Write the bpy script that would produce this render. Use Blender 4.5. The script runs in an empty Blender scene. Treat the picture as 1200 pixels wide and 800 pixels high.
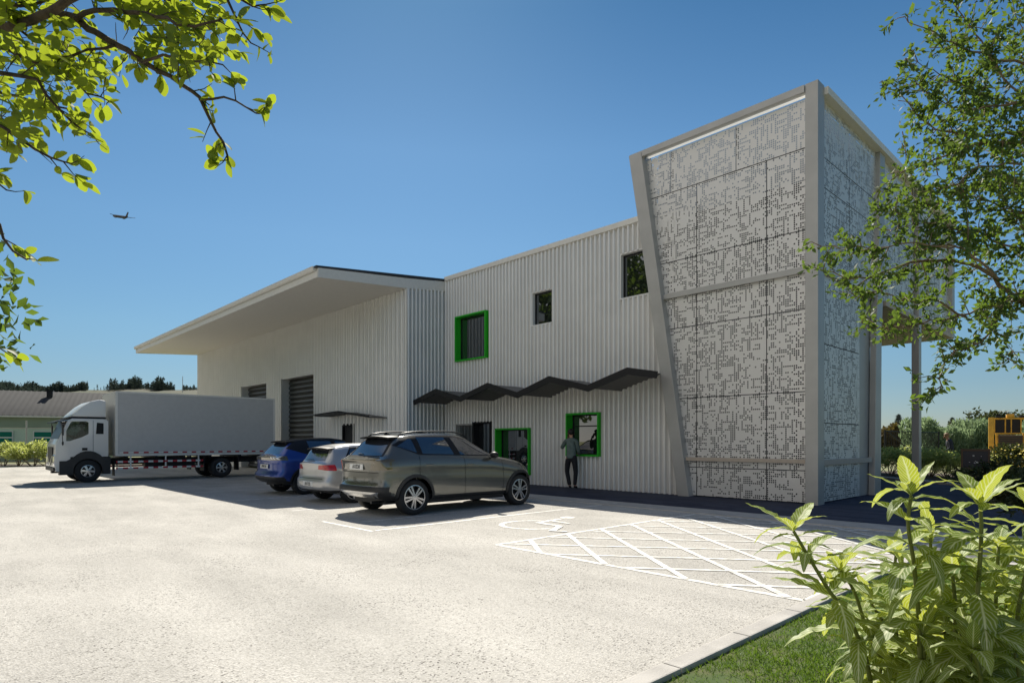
import bpy, bmesh, math, random
import numpy as np
from mathutils import Vector, Matrix, noise

# ------------------------------------------------------------------ camera, light, exposure
scene = bpy.context.scene
EYE = 1.5
TH = 0.812
cam_d = bpy.data.cameras.new("camera")
cam = bpy.data.objects.new("camera", cam_d)
scene.collection.objects.link(cam)
cam.location = (0, 0, EYE)
cam.rotation_euler = (math.radians(90), 0, TH)
cam_d.sensor_width = 36.0
cam_d.lens = 725.6 / 1200 * 36
cam_d.shift_y = (517.15 - 400) / 1200
cam_d.clip_start = 0.05
cam_d.clip_end = 6000
scene.camera = cam

SUN_DIR = Vector((-6.42, 4.29, 7.58)).normalized()
SUN_EL = math.asin(SUN_DIR.z)
SUN_AZ = math.atan2(SUN_DIR.x, SUN_DIR.y)
world = bpy.data.worlds.new("World")
scene.world = world
world.use_nodes = True
nt = world.node_tree
bg = nt.nodes["Background"]
sky = nt.nodes.new("ShaderNodeTexSky")
sky.sky_type = 'NISHITA'
sky.sun_disc = False
sky.sun_elevation = SUN_EL
sky.sun_rotation = SUN_AZ
sky.altitude = 0
sky.air_density = 1.0
sky.dust_density = 0.15
sky.ozone_density = 2.2
sky_hs = nt.nodes.new("ShaderNodeHueSaturation")
sky_hs.inputs["Hue"].default_value = 0.497
sky_hs.inputs["Saturation"].default_value = 1.12
nt.links.new(sky.outputs[0], sky_hs.inputs["Color"])
# clearer, bluer air than the model's default: tint by height above the horizon
sk_tc = nt.nodes.new("ShaderNodeTexCoord"); sk_sp = nt.nodes.new("ShaderNodeSeparateXYZ"); sk_rp = nt.nodes.new("ShaderNodeValToRGB")
nt.links.new(sk_tc.outputs["Generated"], sk_sp.inputs[0]); nt.links.new(sk_sp.outputs[2], sk_rp.inputs[0])
_e = sk_rp.color_ramp.elements
_e[0].position = 0.0; _e[0].color = (0.62, 0.72, 0.93, 1)
_e[1].position = 0.75; _e[1].color = (0.50, 0.82, 1.0, 1)
for _p, _c in ((0.08, (0.68, 0.80, 0.92, 1)), (0.16, (0.85, 1.0, 1.04, 1)), (0.3, (1.0, 1.18, 1.20, 1)), (0.42, (0.95, 1.2, 1.24, 1)), (0.57, (0.58, 0.93, 1.05, 1))):
    _q = sk_rp.color_ramp.elements.new(_p); _q.color = _c
sk_mx = nt.nodes.new("ShaderNodeMix"); sk_mx.data_type = 'RGBA'; sk_mx.blend_type = 'MULTIPLY'; sk_mx.inputs[0].default_value = 1.0
nt.links.new(sky_hs.outputs[0], sk_mx.inputs[6]); nt.links.new(sk_rp.outputs[0], sk_mx.inputs[7])
# bright cloud added to the unseen sky behind the viewpoint to lift shaded walls
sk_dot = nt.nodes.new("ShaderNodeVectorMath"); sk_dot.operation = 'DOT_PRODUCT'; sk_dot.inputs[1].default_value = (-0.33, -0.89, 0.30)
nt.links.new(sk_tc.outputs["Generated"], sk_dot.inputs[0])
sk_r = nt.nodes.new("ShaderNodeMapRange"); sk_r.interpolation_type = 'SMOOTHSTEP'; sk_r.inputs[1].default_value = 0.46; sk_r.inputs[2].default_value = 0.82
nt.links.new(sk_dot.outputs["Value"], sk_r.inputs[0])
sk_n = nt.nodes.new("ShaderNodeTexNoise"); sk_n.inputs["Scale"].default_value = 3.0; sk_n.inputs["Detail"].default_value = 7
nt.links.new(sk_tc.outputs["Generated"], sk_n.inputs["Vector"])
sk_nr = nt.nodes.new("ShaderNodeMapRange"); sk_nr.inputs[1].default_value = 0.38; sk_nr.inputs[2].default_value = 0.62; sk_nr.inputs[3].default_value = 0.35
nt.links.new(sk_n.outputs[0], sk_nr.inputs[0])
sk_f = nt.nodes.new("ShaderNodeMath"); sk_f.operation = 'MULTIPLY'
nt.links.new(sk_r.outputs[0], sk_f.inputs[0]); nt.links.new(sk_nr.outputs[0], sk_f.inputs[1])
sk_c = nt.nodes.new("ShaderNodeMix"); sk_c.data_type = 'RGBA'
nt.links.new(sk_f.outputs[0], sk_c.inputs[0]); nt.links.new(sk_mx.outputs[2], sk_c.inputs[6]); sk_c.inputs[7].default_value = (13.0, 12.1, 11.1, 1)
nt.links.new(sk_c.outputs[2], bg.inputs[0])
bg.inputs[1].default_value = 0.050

sun_d = bpy.data.lights.new("sun", 'SUN')
sun_d.energy = 5.0
sun_d.angle = math.radians(0.5)
sun_d.color = (1.0, 0.94, 0.83)
sun = bpy.data.objects.new("sun", sun_d)
scene.collection.objects.link(sun)
sun.rotation_euler = SUN_DIR.to_track_quat('Z', 'Y').to_euler()

scene.view_settings.view_transform = 'Standard'
scene.view_settings.look = 'None'
scene.view_settings.exposure = 0.58
scene.view_settings.gamma = 1.0
scene.view_settings.use_curve_mapping = False
scene.cycles.max_bounces = 8
scene.cycles.diffuse_bounces = 4
scene.cycles.glossy_bounces = 4
scene.cycles.transmission_bounces = 6
scene.cycles.transparent_max_bounces = 12
scene.cycles.use_denoising = True
scene.cycles.sample_clamp_indirect = 6.0

rng = np.random.default_rng(7)
random.seed(7)
COL = scene.collection
C_, S_ = math.cos(TH), math.sin(TH)

def loc(right, ahead, z=0.0):
    """survey position: metres to the right of and ahead of the viewpoint -> site coordinates"""
    return Vector((C_ * right - S_ * ahead, S_ * right + C_ * ahead, z))

# ------------------------------------------------------------------ object helpers
def tag(o, label=None, cat=None, group=None, kind=None):
    if label: o['label'] = label
    if cat: o['category'] = cat
    if group: o['group'] = group
    if kind: o['kind'] = kind
    return o

def empty(name, at=(0, 0, 0), rz=0.0):
    o = bpy.data.objects.new(name, None)
    o.empty_display_size = 0.2
    COL.objects.link(o)
    o.location = at
    o.rotation_euler = (0, 0, rz)
    return o

def link_mesh(name, me, material=None, parent=None):
    o = bpy.data.objects.new(name, me)
    COL.objects.link(o)
    if material:
        me.materials.append(material)
    if parent:
        o.parent = parent
    return o

def obj(name, bm, material=None, parent=None, smooth=False, angle=None):
    me = bpy.data.meshes.new(name)
    bm.to_mesh(me)
    bm.free()
    if smooth or angle:
        me.polygons.foreach_set('use_smooth', [True] * len(me.polygons))
        if angle:
            me.set_sharp_from_angle(angle=math.radians(angle))
    return link_mesh(name, me, material, parent)

def np_mesh(name, V, F, material=None, parent=None, smooth=False):
    """V (n,3), F (m,k) all faces of the same size"""
    me = bpy.data.meshes.new(name)
    V = np.asarray(V, dtype=np.float32); F = np.asarray(F, dtype=np.int32)
    k = F.shape[1]
    me.vertices.add(len(V)); me.vertices.foreach_set('co', V.ravel())
    me.loops.add(F.size); me.loops.foreach_set('vertex_index', F.ravel())
    me.polygons.add(len(F))
    me.polygons.foreach_set('loop_start', np.arange(0, F.size, k, dtype=np.int32))
    me.polygons.foreach_set('loop_total', np.full(len(F), k, dtype=np.int32))
    if smooth:
        me.polygons.foreach_set('use_smooth', np.ones(len(F), dtype=bool))
    me.update(calc_edges=True)
    me.validate()
    return link_mesh(name, me, material, parent)

def box(bm, x0, x1, y0, y1, z0, z1, bevel=0.0, M=None):
    vs = [bm.verts.new((x, y, z)) for z in (z0, z1) for y in (y0, y1) for x in (x0, x1)]
    fs = [(0, 2, 3, 1), (4, 5, 7, 6), (0, 1, 5, 4), (2, 6, 7, 3), (0, 4, 6, 2), (1, 3, 7, 5)]
    faces = [bm.faces.new([vs[i] for i in f]) for f in fs]
    if bevel > 0:
        es = list({e for f in faces for e in f.edges})
        r = bmesh.ops.bevel(bm, geom=es, offset=bevel, segments=2, profile=0.6, affect='EDGES')
        vs = list({v for f in r['faces'] for v in f.verts} | {v for v in vs if v.is_valid})
    if M is not None:
        for v in vs:
            v.co = M @ v.co
    return vs

def prism(bm, pts, axis, a, b, bevel=0.0):
    """extrude a 2D polygon; axis 'x' -> pts are (y,z), 'y' -> (x,z), 'z' -> (x,y)"""
    def P(p, t):
        return {'x': (t, p[0], p[1]), 'y': (p[0], t, p[1]), 'z': (p[0], p[1], t)}[axis]
    A = [bm.verts.new(P(p, a)) for p in pts]
    B = [bm.verts.new(P(p, b)) for p in pts]
    n = len(pts)
    fs = [bm.faces.new(A), bm.faces.new(B[::-1])]
    for i in range(n):
        fs.append(bm.faces.new((A[i], B[i], B[(i + 1) % n], A[(i + 1) % n])))
    bmesh.ops.recalc_face_normals(bm, faces=fs)
    if bevel > 0:
        es = list({e for f in fs for e in f.edges})
        bmesh.ops.bevel(bm, geom=es, offset=bevel, segments=2, profile=0.6, affect='EDGES')

def tube(bm, pts, radii, seg=8, cap=True):
    pts = [Vector(p) for p in pts]
    if not hasattr(radii, '__len__'):
        radii = [radii] * len(pts)
    rings = []
    prev = None
    for i, p in enumerate(pts):
        t = (pts[min(i + 1, len(pts) - 1)] - pts[max(i - 1, 0)]).normalized()
        if prev is None:
            a = Vector((0, 0, 1)) if abs(t.z) < 0.9 else Vector((1, 0, 0))
            n = t.cross(a).normalized()
        else:
            n = (prev - t * prev.dot(t)).normalized()
        prev = n
        b = t.cross(n)
        rings.append([bm.verts.new(p + (n * math.cos(2 * math.pi * k / seg) + b * math.sin(2 * math.pi * k / seg)) * radii[i]) for k in range(seg)])
    for r0, r1 in zip(rings, rings[1:]):
        for k in range(seg):
            bm.faces.new((r0[k], r0[(k + 1) % seg], r1[(k + 1) % seg], r1[k]))
    if cap:
        bm.faces.new(rings[0][::-1]); bm.faces.new(rings[-1])

def lathe(bm, prof, seg=32, axis='y'):
    """profile of (radius, t) closed loop, spun round an axis through the origin"""
    rings = []
    for k in range(seg):
        a = 2 * math.pi * k / seg
        c, s = math.cos(a), math.sin(a)
        rings.append([bm.verts.new((r * c, t, r * s) if axis == 'y' else (r * c, r * s, t)) for r, t in prof])
    n = len(prof)
    for k in range(seg):
        A, B = rings[k], rings[(k + 1) % seg]
        for i in range(n):
            j = (i + 1) % n
            bm.faces.new((A[i], A[j], B[j], B[i]))
    bmesh.ops.remove_doubles(bm, verts=bm.verts, dist=1e-5)
    bmesh.ops.recalc_face_normals(bm, faces=bm.faces)

def ellipsoid(bm, c, r, seg=16, rings=10):
    m = Matrix.Translation(c) @ Matrix.Diagonal((r[0], r[1], r[2], 1))
    bmesh.ops.create_uvsphere(bm, u_segments=seg, v_segments=rings, radius=1.0, matrix=m)

def sheet(name, pts, z, material, kind='structure', parent=None):
    bm = bmesh.new()
    f = bm.faces.new([bm.verts.new((p[0], p[1], z)) for p in pts])
    bmesh.ops.recalc_face_normals(bm, faces=[f])
    if f.normal.z < 0: f.normal_flip()
    o = obj(name, bm, material, parent)
    if kind: o['kind'] = kind
    return o

def instance(tv, tf, P, X, Y, Z, scale):
    """stamp a template (tv: k,3; tf: m,q) at every P with axes X,Y,Z"""
    n, k = len(P), len(tv)
    s = np.asarray(scale).reshape(n, 1, 1)
    V = P[:, None, :] + s * (tv[None, :, 0:1] * X[:, None, :] + tv[None, :, 1:2] * Y[:, None, :] + tv[None, :, 2:3] * Z[:, None, :])
    F = tf[None, :, :] + (np.arange(n) * k)[:, None, None]
    return V.reshape(-1, 3), F.reshape(-1, tf.shape[1])

def frames(D, N):
    """orthonormal frames: X along D, Z near N"""
    X = D / np.linalg.norm(D, axis=1, keepdims=True)
    Y = np.cross(N, X); Y /= np.linalg.norm(Y, axis=1, keepdims=True) + 1e-9
    Z = np.cross(X, Y)
    return X, Y, Z

# ------------------------------------------------------------------ materials
def lin(r, g, b):
    return (r, g, b, 1.0)

def material(name, color, rough=0.6, metal=0.0, spec=0.5, coat=0.0, noise_amt=0.0, noise_scale=8.0, bump=0.0, bump_scale=60.0, color2=None, trans=0.0, ior=None):
    m = bpy.data.materials.new(name)
    m.use_nodes = True
    n = m.node_tree
    p = n.nodes["Principled BSDF"]
    p.inputs["Base Color"].default_value = lin(*color)
    p.inputs["Roughness"].default_value = rough
    p.inputs["Metallic"].default_value = metal
    p.inputs["Specular IOR Level"].default_value = spec
    p.inputs["Coat Weight"].default_value = coat
    p.inputs["Coat Roughness"].default_value = 0.03
    p.inputs["Transmission Weight"].default_value = trans
    if ior: p.inputs["IOR"].default_value = ior
    tc = n.nodes.new("ShaderNodeTexCoord")
    if noise_amt > 0 or color2:
        t = n.nodes.new("ShaderNodeTexNoise")
        t.inputs["Scale"].default_value = noise_scale
        t.inputs["Detail"].default_value = 6
        n.links.new(tc.outputs["Object"], t.inputs["Vector"])
        mx = n.nodes.new("ShaderNodeMix"); mx.data_type = 'RGBA'
        c2 = color2 or tuple(c * (1 - noise_amt) for c in color)
        c1 = color if color2 else tuple(min(1, c * (1 + noise_amt)) for c in color)
        mx.inputs[6].default_value = lin(*c1); mx.inputs[7].default_value = lin(*c2)
        r = n.nodes.new("ShaderNodeMapRange")
        r.inputs[1].default_value = 0.35; r.inputs[2].default_value = 0.65
        n.links.new(t.outputs[0], r.inputs[0]); n.links.new(r.outputs[0], mx.inputs[0])
        n.links.new(mx.outputs[2], p.inputs["Base Color"])
    if bump > 0:
        t = n.nodes.new("ShaderNodeTexNoise")
        t.inputs["Scale"].default_value = bump_scale; t.inputs["Detail"].default_value = 4
        n.links.new(tc.outputs["Object"], t.inputs["Vector"])
        b = n.nodes.new("ShaderNodeBump"); b.inputs["Strength"].default_value = bump; b.inputs["Distance"].default_value = 0.02
        n.links.new(t.outputs[0], b.inputs["Height"]); n.links.new(b.outputs[0], p.inputs["Normal"])
    return m

def leaf_material(name, c1, c2, trans_col, trans=0.5, gloss=0.08, rough=0.35, veins=False):
    m = bpy.data.materials.new(name)
    m.use_nodes = True
    n = m.node_tree; L = n.links
    n.nodes.remove(n.nodes["Principled BSDF"])
    out = n.nodes["Material Output"]
    geo = n.nodes.new("ShaderNodeNewGeometry")
    mx = n.nodes.new("ShaderNodeMix"); mx.data_type = 'RGBA'
    mx.inputs[6].default_value = lin(*c1); mx.inputs[7].default_value = lin(*c2)
    L.new(geo.outputs["Random Per Island"], mx.inputs[0])
    col = mx.outputs[2]
    tr = n.nodes.new("ShaderNodeBsdfTranslucent"); tr.inputs[0].default_value = lin(*trans_col)
    if veins:
        at = n.nodes.new("ShaderNodeUVMap"); at.uv_map = "leaf"
        sp = n.nodes.new("ShaderNodeSeparateXYZ"); L.new(at.outputs[0], sp.inputs[0])
        ab = n.nodes.new("ShaderNodeMath"); ab.operation = 'ABSOLUTE'; L.new(sp.outputs[1], ab.inputs[0])
        # midrib and slanting side veins drawn from the leaf's own coordinates
        w = n.nodes.new("ShaderNodeMath"); w.operation = 'MULTIPLY_ADD'; w.inputs[1].default_value = -0.25; L.new(ab.outputs[0], w.inputs[0]); L.new(sp.outputs[0], w.inputs[2])
        s = n.nodes.new("ShaderNodeMath"); s.operation = 'MULTIPLY'; s.inputs[1].default_value = 70.0; L.new(w.outputs[0], s.inputs[0])
        sn = n.nodes.new("ShaderNodeMath"); sn.operation = 'SINE'; L.new(s.outputs[0], sn.inputs[0])
        r1 = n.nodes.new("ShaderNodeMapRange"); r1.inputs[1].default_value = 0.25; r1.inputs[2].default_value = 0.95; L.new(sn.outputs[0], r1.inputs[0])
        r2 = n.nodes.new("ShaderNodeMapRange"); r2.inputs[1].default_value = 0.16; r2.inputs[2].default_value = 0.04; L.new(ab.outputs[0], r2.inputs[0])
        ma = n.nodes.new("ShaderNodeMath"); ma.operation = 'MAXIMUM'; L.new(r2.outputs[0], ma.inputs[1])
        mm = n.nodes.new("ShaderNodeMath"); mm.operation = 'MULTIPLY'; mm.inputs[1].default_value = 0.6; L.new(r1.outputs[0], mm.inputs[0]); L.new(mm.outputs[0], ma.inputs[0])
        m2 = n.nodes.new("ShaderNodeMix"); m2.data_type = 'RGBA'
        L.new(ma.outputs[0], m2.inputs[0]); L.new(col, m2.inputs[6]); m2.inputs[7].default_value = lin(0.70, 0.72, 0.45)
        col = m2.outputs[2]
        m3 = n.nodes.new("ShaderNodeMix"); m3.data_type = 'RGBA'
        L.new(ma.outputs[0], m3.inputs[0]); m3.inputs[6].default_value = lin(*trans_col); m3.inputs[7].default_value = lin(0.7, 0.75, 0.4)
        L.new(m3.outputs[2], tr.inputs[0])
    df = n.nodes.new("ShaderNodeBsdfDiffuse"); L.new(col, df.inputs[0])
    s1 = n.nodes.new("ShaderNodeMixShader"); s1.inputs[0].default_value = trans
    L.new(df.outputs[0], s1.inputs[1]); L.new(tr.outputs[0], s1.inputs[2])
    gl = n.nodes.new("ShaderNodeBsdfGlossy"); gl.inputs[0].default_value = lin(1, 1, 1); gl.inputs["Roughness"].default_value = rough
    s2 = n.nodes.new("ShaderNodeMixShader"); s2.inputs[0].default_value = gloss
    L.new(s1.outputs[0], s2.inputs[1]); L.new(gl.outputs[0], s2.inputs[2])
    L.new(s2.outputs[0], out.inputs[0])
    return m

def ground_material(name, base, dark, light, chip=55.0, big=0.25):
    m = bpy.data.materials.new(name)
    m.use_nodes = True
    n = m.node_tree; L = n.links
    p = n.nodes["Principled BSDF"]
    p.inputs["Roughness"].default_value = 0.95
    p.inputs["Specular IOR Level"].default_value = 0.15
    tc = n.nodes.new("ShaderNodeTexCoord")
    v = n.nodes.new("ShaderNodeTexVoronoi"); v.inputs["Scale"].default_value = chip
    L.new(tc.outputs["Object"], v.inputs["Vector"])
    sep = n.nodes.new("ShaderNodeSeparateColor"); L.new(v.outputs["Color"], sep.inputs[0])
    mx = n.nodes.new("ShaderNodeMix"); mx.data_type = 'RGBA'
    mx.inputs[6].default_value = lin(*base); mx.inputs[7].default_value = lin(*light)
    L.new(sep.outputs[0], mx.inputs[0])
    # scattered dark stones
    r = n.nodes.new("ShaderNodeMapRange"); r.inputs[1].default_value = 0.88; r.inputs[2].default_value = 0.93
    L.new(sep.outputs[1], r.inputs[0])
    v2 = n.nodes.new("ShaderNodeTexNoise"); v2.inputs["Scale"].default_value = 1.3; v2.inputs["Detail"].default_value = 5
    L.new(tc.outputs["Object"], v2.inputs["Vector"])
    r3 = n.nodes.new("ShaderNodeMapRange"); r3.inputs[1].default_value = 0.38; r3.inputs[2].default_value = 0.7; r3.inputs[3].default_value = 0.25
    L.new(v2.outputs[0], r3.inputs[0])
    mu = n.nodes.new("ShaderNodeMath"); mu.operation = 'MULTIPLY'; L.new(r.outputs[0], mu.inputs[0]); L.new(r3.outputs[0], mu.inputs[1])
    mx2 = n.nodes.new("ShaderNodeMix"); mx2.data_type = 'RGBA'
    L.new(mu.outputs[0], mx2.inputs[0]); L.new(mx.outputs[2], mx2.inputs[6]); mx2.inputs[7].default_value = lin(*dark)
    # broad worn patches, stretched along the site
    mp = n.nodes.new("ShaderNodeMapping"); mp.inputs["Scale"].default_value = (0.35, 0.9, 1.0); mp.inputs["Rotation"].default_value = (0, 0, 0.5)
    L.new(tc.outputs["Object"], mp.inputs[0])
    v3 = n.nodes.new("ShaderNodeTexNoise"); v3.inputs["Scale"].default_value = 0.9; v3.inputs["Detail"].default_value = 8; v3.inputs["Roughness"].default_value = 0.6
    L.new(mp.outputs[0], v3.inputs["Vector"])
    r4 = n.nodes.new("ShaderNodeMapRange"); r4.inputs[1].default_value = 0.32; r4.inputs[2].default_value = 0.68; r4.inputs[3].default_value = 1.0 - big; r4.inputs[4].default_value = 1.0 + big * 0.5
    L.new(v3.outputs[0], r4.inputs[0])
    hs = n.nodes.new("ShaderNodeHueSaturation"); L.new(mx2.outputs[2], hs.inputs["Color"]); L.new(r4.outputs[0], hs.inputs["Value"])
    L.new(hs.outputs[0], p.inputs["Base Color"])
    b = n.nodes.new("ShaderNodeBump"); b.inputs["Strength"].default_value = 0.7; b.inputs["Distance"].default_value = 0.008
    L.new(v.outputs["Distance"], b.inputs["Height"]); L.new(b.outputs[0], p.inputs["Normal"])
    return m

def perforated_material(name, axis):
    """painted metal sheet with real holes punched on a grid in runs and blocks"""
    m = bpy.data.materials.new(name)
    m.use_nodes = True
    n = m.node_tree; L = n.links
    p = n.nodes["Principled BSDF"]
    p.inputs["Base Color"].default_value = lin(0.70, 0.69, 0.67)
    p.inputs["Roughness"].default_value = 0.5
    p.inputs["Metallic"].default_value = 0.5
    out = n.nodes["Material Output"]
    geo = n.nodes.new("ShaderNodeNewGeometry")
    sp = n.nodes.new("ShaderNodeSeparateXYZ"); L.new(geo.outputs["Position"], sp.inputs[0])
    def M(op, a, b=None, c=None):
        q = n.nodes.new("ShaderNodeMath"); q.operation = op
        for i, s in enumerate((a, b, c)):
            if s is None: continue
            if isinstance(s, (int, float)): q.inputs[i].default_value = s
            else: L.new(s, q.inputs[i])
        return q.outputs[0]
    cell = 0.051
    h = M('DIVIDE', sp.outputs[0 if axis == 'x' else 1], cell)
    z = M('DIVIDE', sp.outputs[2], cell)
    hf, zf = M('FLOOR', h), M('FLOOR', z)
    hr, zr = M('SUBTRACT', M('FRACT', h), 0.5), M('SUBTRACT', M('FRACT', z), 0.5)
    def white(a, b, seed):
        cmb = n.nodes.new("ShaderNodeCombineXYZ"); L.new(a, cmb.inputs[0]); L.new(b, cmb.inputs[1]); cmb.inputs[2].default_value = seed
        w = n.nodes.new("ShaderNodeTexWhiteNoise"); w.noise_dimensions = '3D'; L.new(cmb.outputs[0], w.inputs["Vector"])
        return w.outputs["Value"]
    def blocks(a, sa, b, sb, seed, thr):
        A = M('FLOOR', M('DIVIDE', M('ADD', a, white(b if sb == 1 else M('FLOOR', M('DIVIDE', b, sb)), a if sa == 1 else b, seed + 5) if False else seed * 1.7), sa))
        B = M('FLOOR', M('DIVIDE', M('ADD', b, seed * 2.3), sb))
        return M('GREATER_THAN', white(A, B, seed), thr)
    runs = [blocks(hf, 1, zf, 7, 1.0, 0.85), blocks(hf, 1, zf, 4, 2.0, 0.85), blocks(hf, 6, zf, 1, 3.0, 0.85), blocks(hf, 4, zf, 1, 4.0, 0.89), blocks(hf, 3, zf, 3, 6.0, 0.955)]
    on = runs[0]
    for r in runs[1:]: on = M('MAXIMUM', on, r)
    on = M('MULTIPLY', on, M('GREATER_THAN', white(hf, zf, 9.0), 0.18))
    on = M('MAXIMUM', on, M('GREATER_THAN', white(hf, zf, 11.0), 0.93))
    inside = M('LESS_THAN', M('MAXIMUM', M('ABSOLUTE', hr), M('ABSOLUTE', zr)), 0.33)
    hole = M('MULTIPLY', on, inside)
    tr = n.nodes.new("ShaderNodeBsdfTransparent")
    mix = n.nodes.new("ShaderNodeMixShader")
    L.new(hole, mix.inputs[0]); L.new(p.outputs[0], mix.inputs[1]); L.new(tr.outputs[0], mix.inputs[2])
    L.new(mix.outputs[0], out.inputs[0])
    return m

def flake_paint(name, color, metal=0.35, rough=0.35):
    m = material(name, color, rough=rough, metal=metal, spec=0.5, coat=0.9)
    n = m.node_tree; L = n.links; p = n.nodes["Principled BSDF"]
    tc = n.nodes.new("ShaderNodeTexCoord")
    t = n.nodes.new("ShaderNodeTexNoise"); t.inputs["Scale"].default_value = 3.0
    L.new(tc.outputs["Object"], t.inputs["Vector"])
    r = n.nodes.new("ShaderNodeMapRange"); r.inputs[3].default_value = rough - 0.06; r.inputs[4].default_value = rough + 0.1
    L.new(t.outputs[0], r.inputs[0]); L.new(r.outputs[0], p.inputs["Roughness"])
    return m

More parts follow.
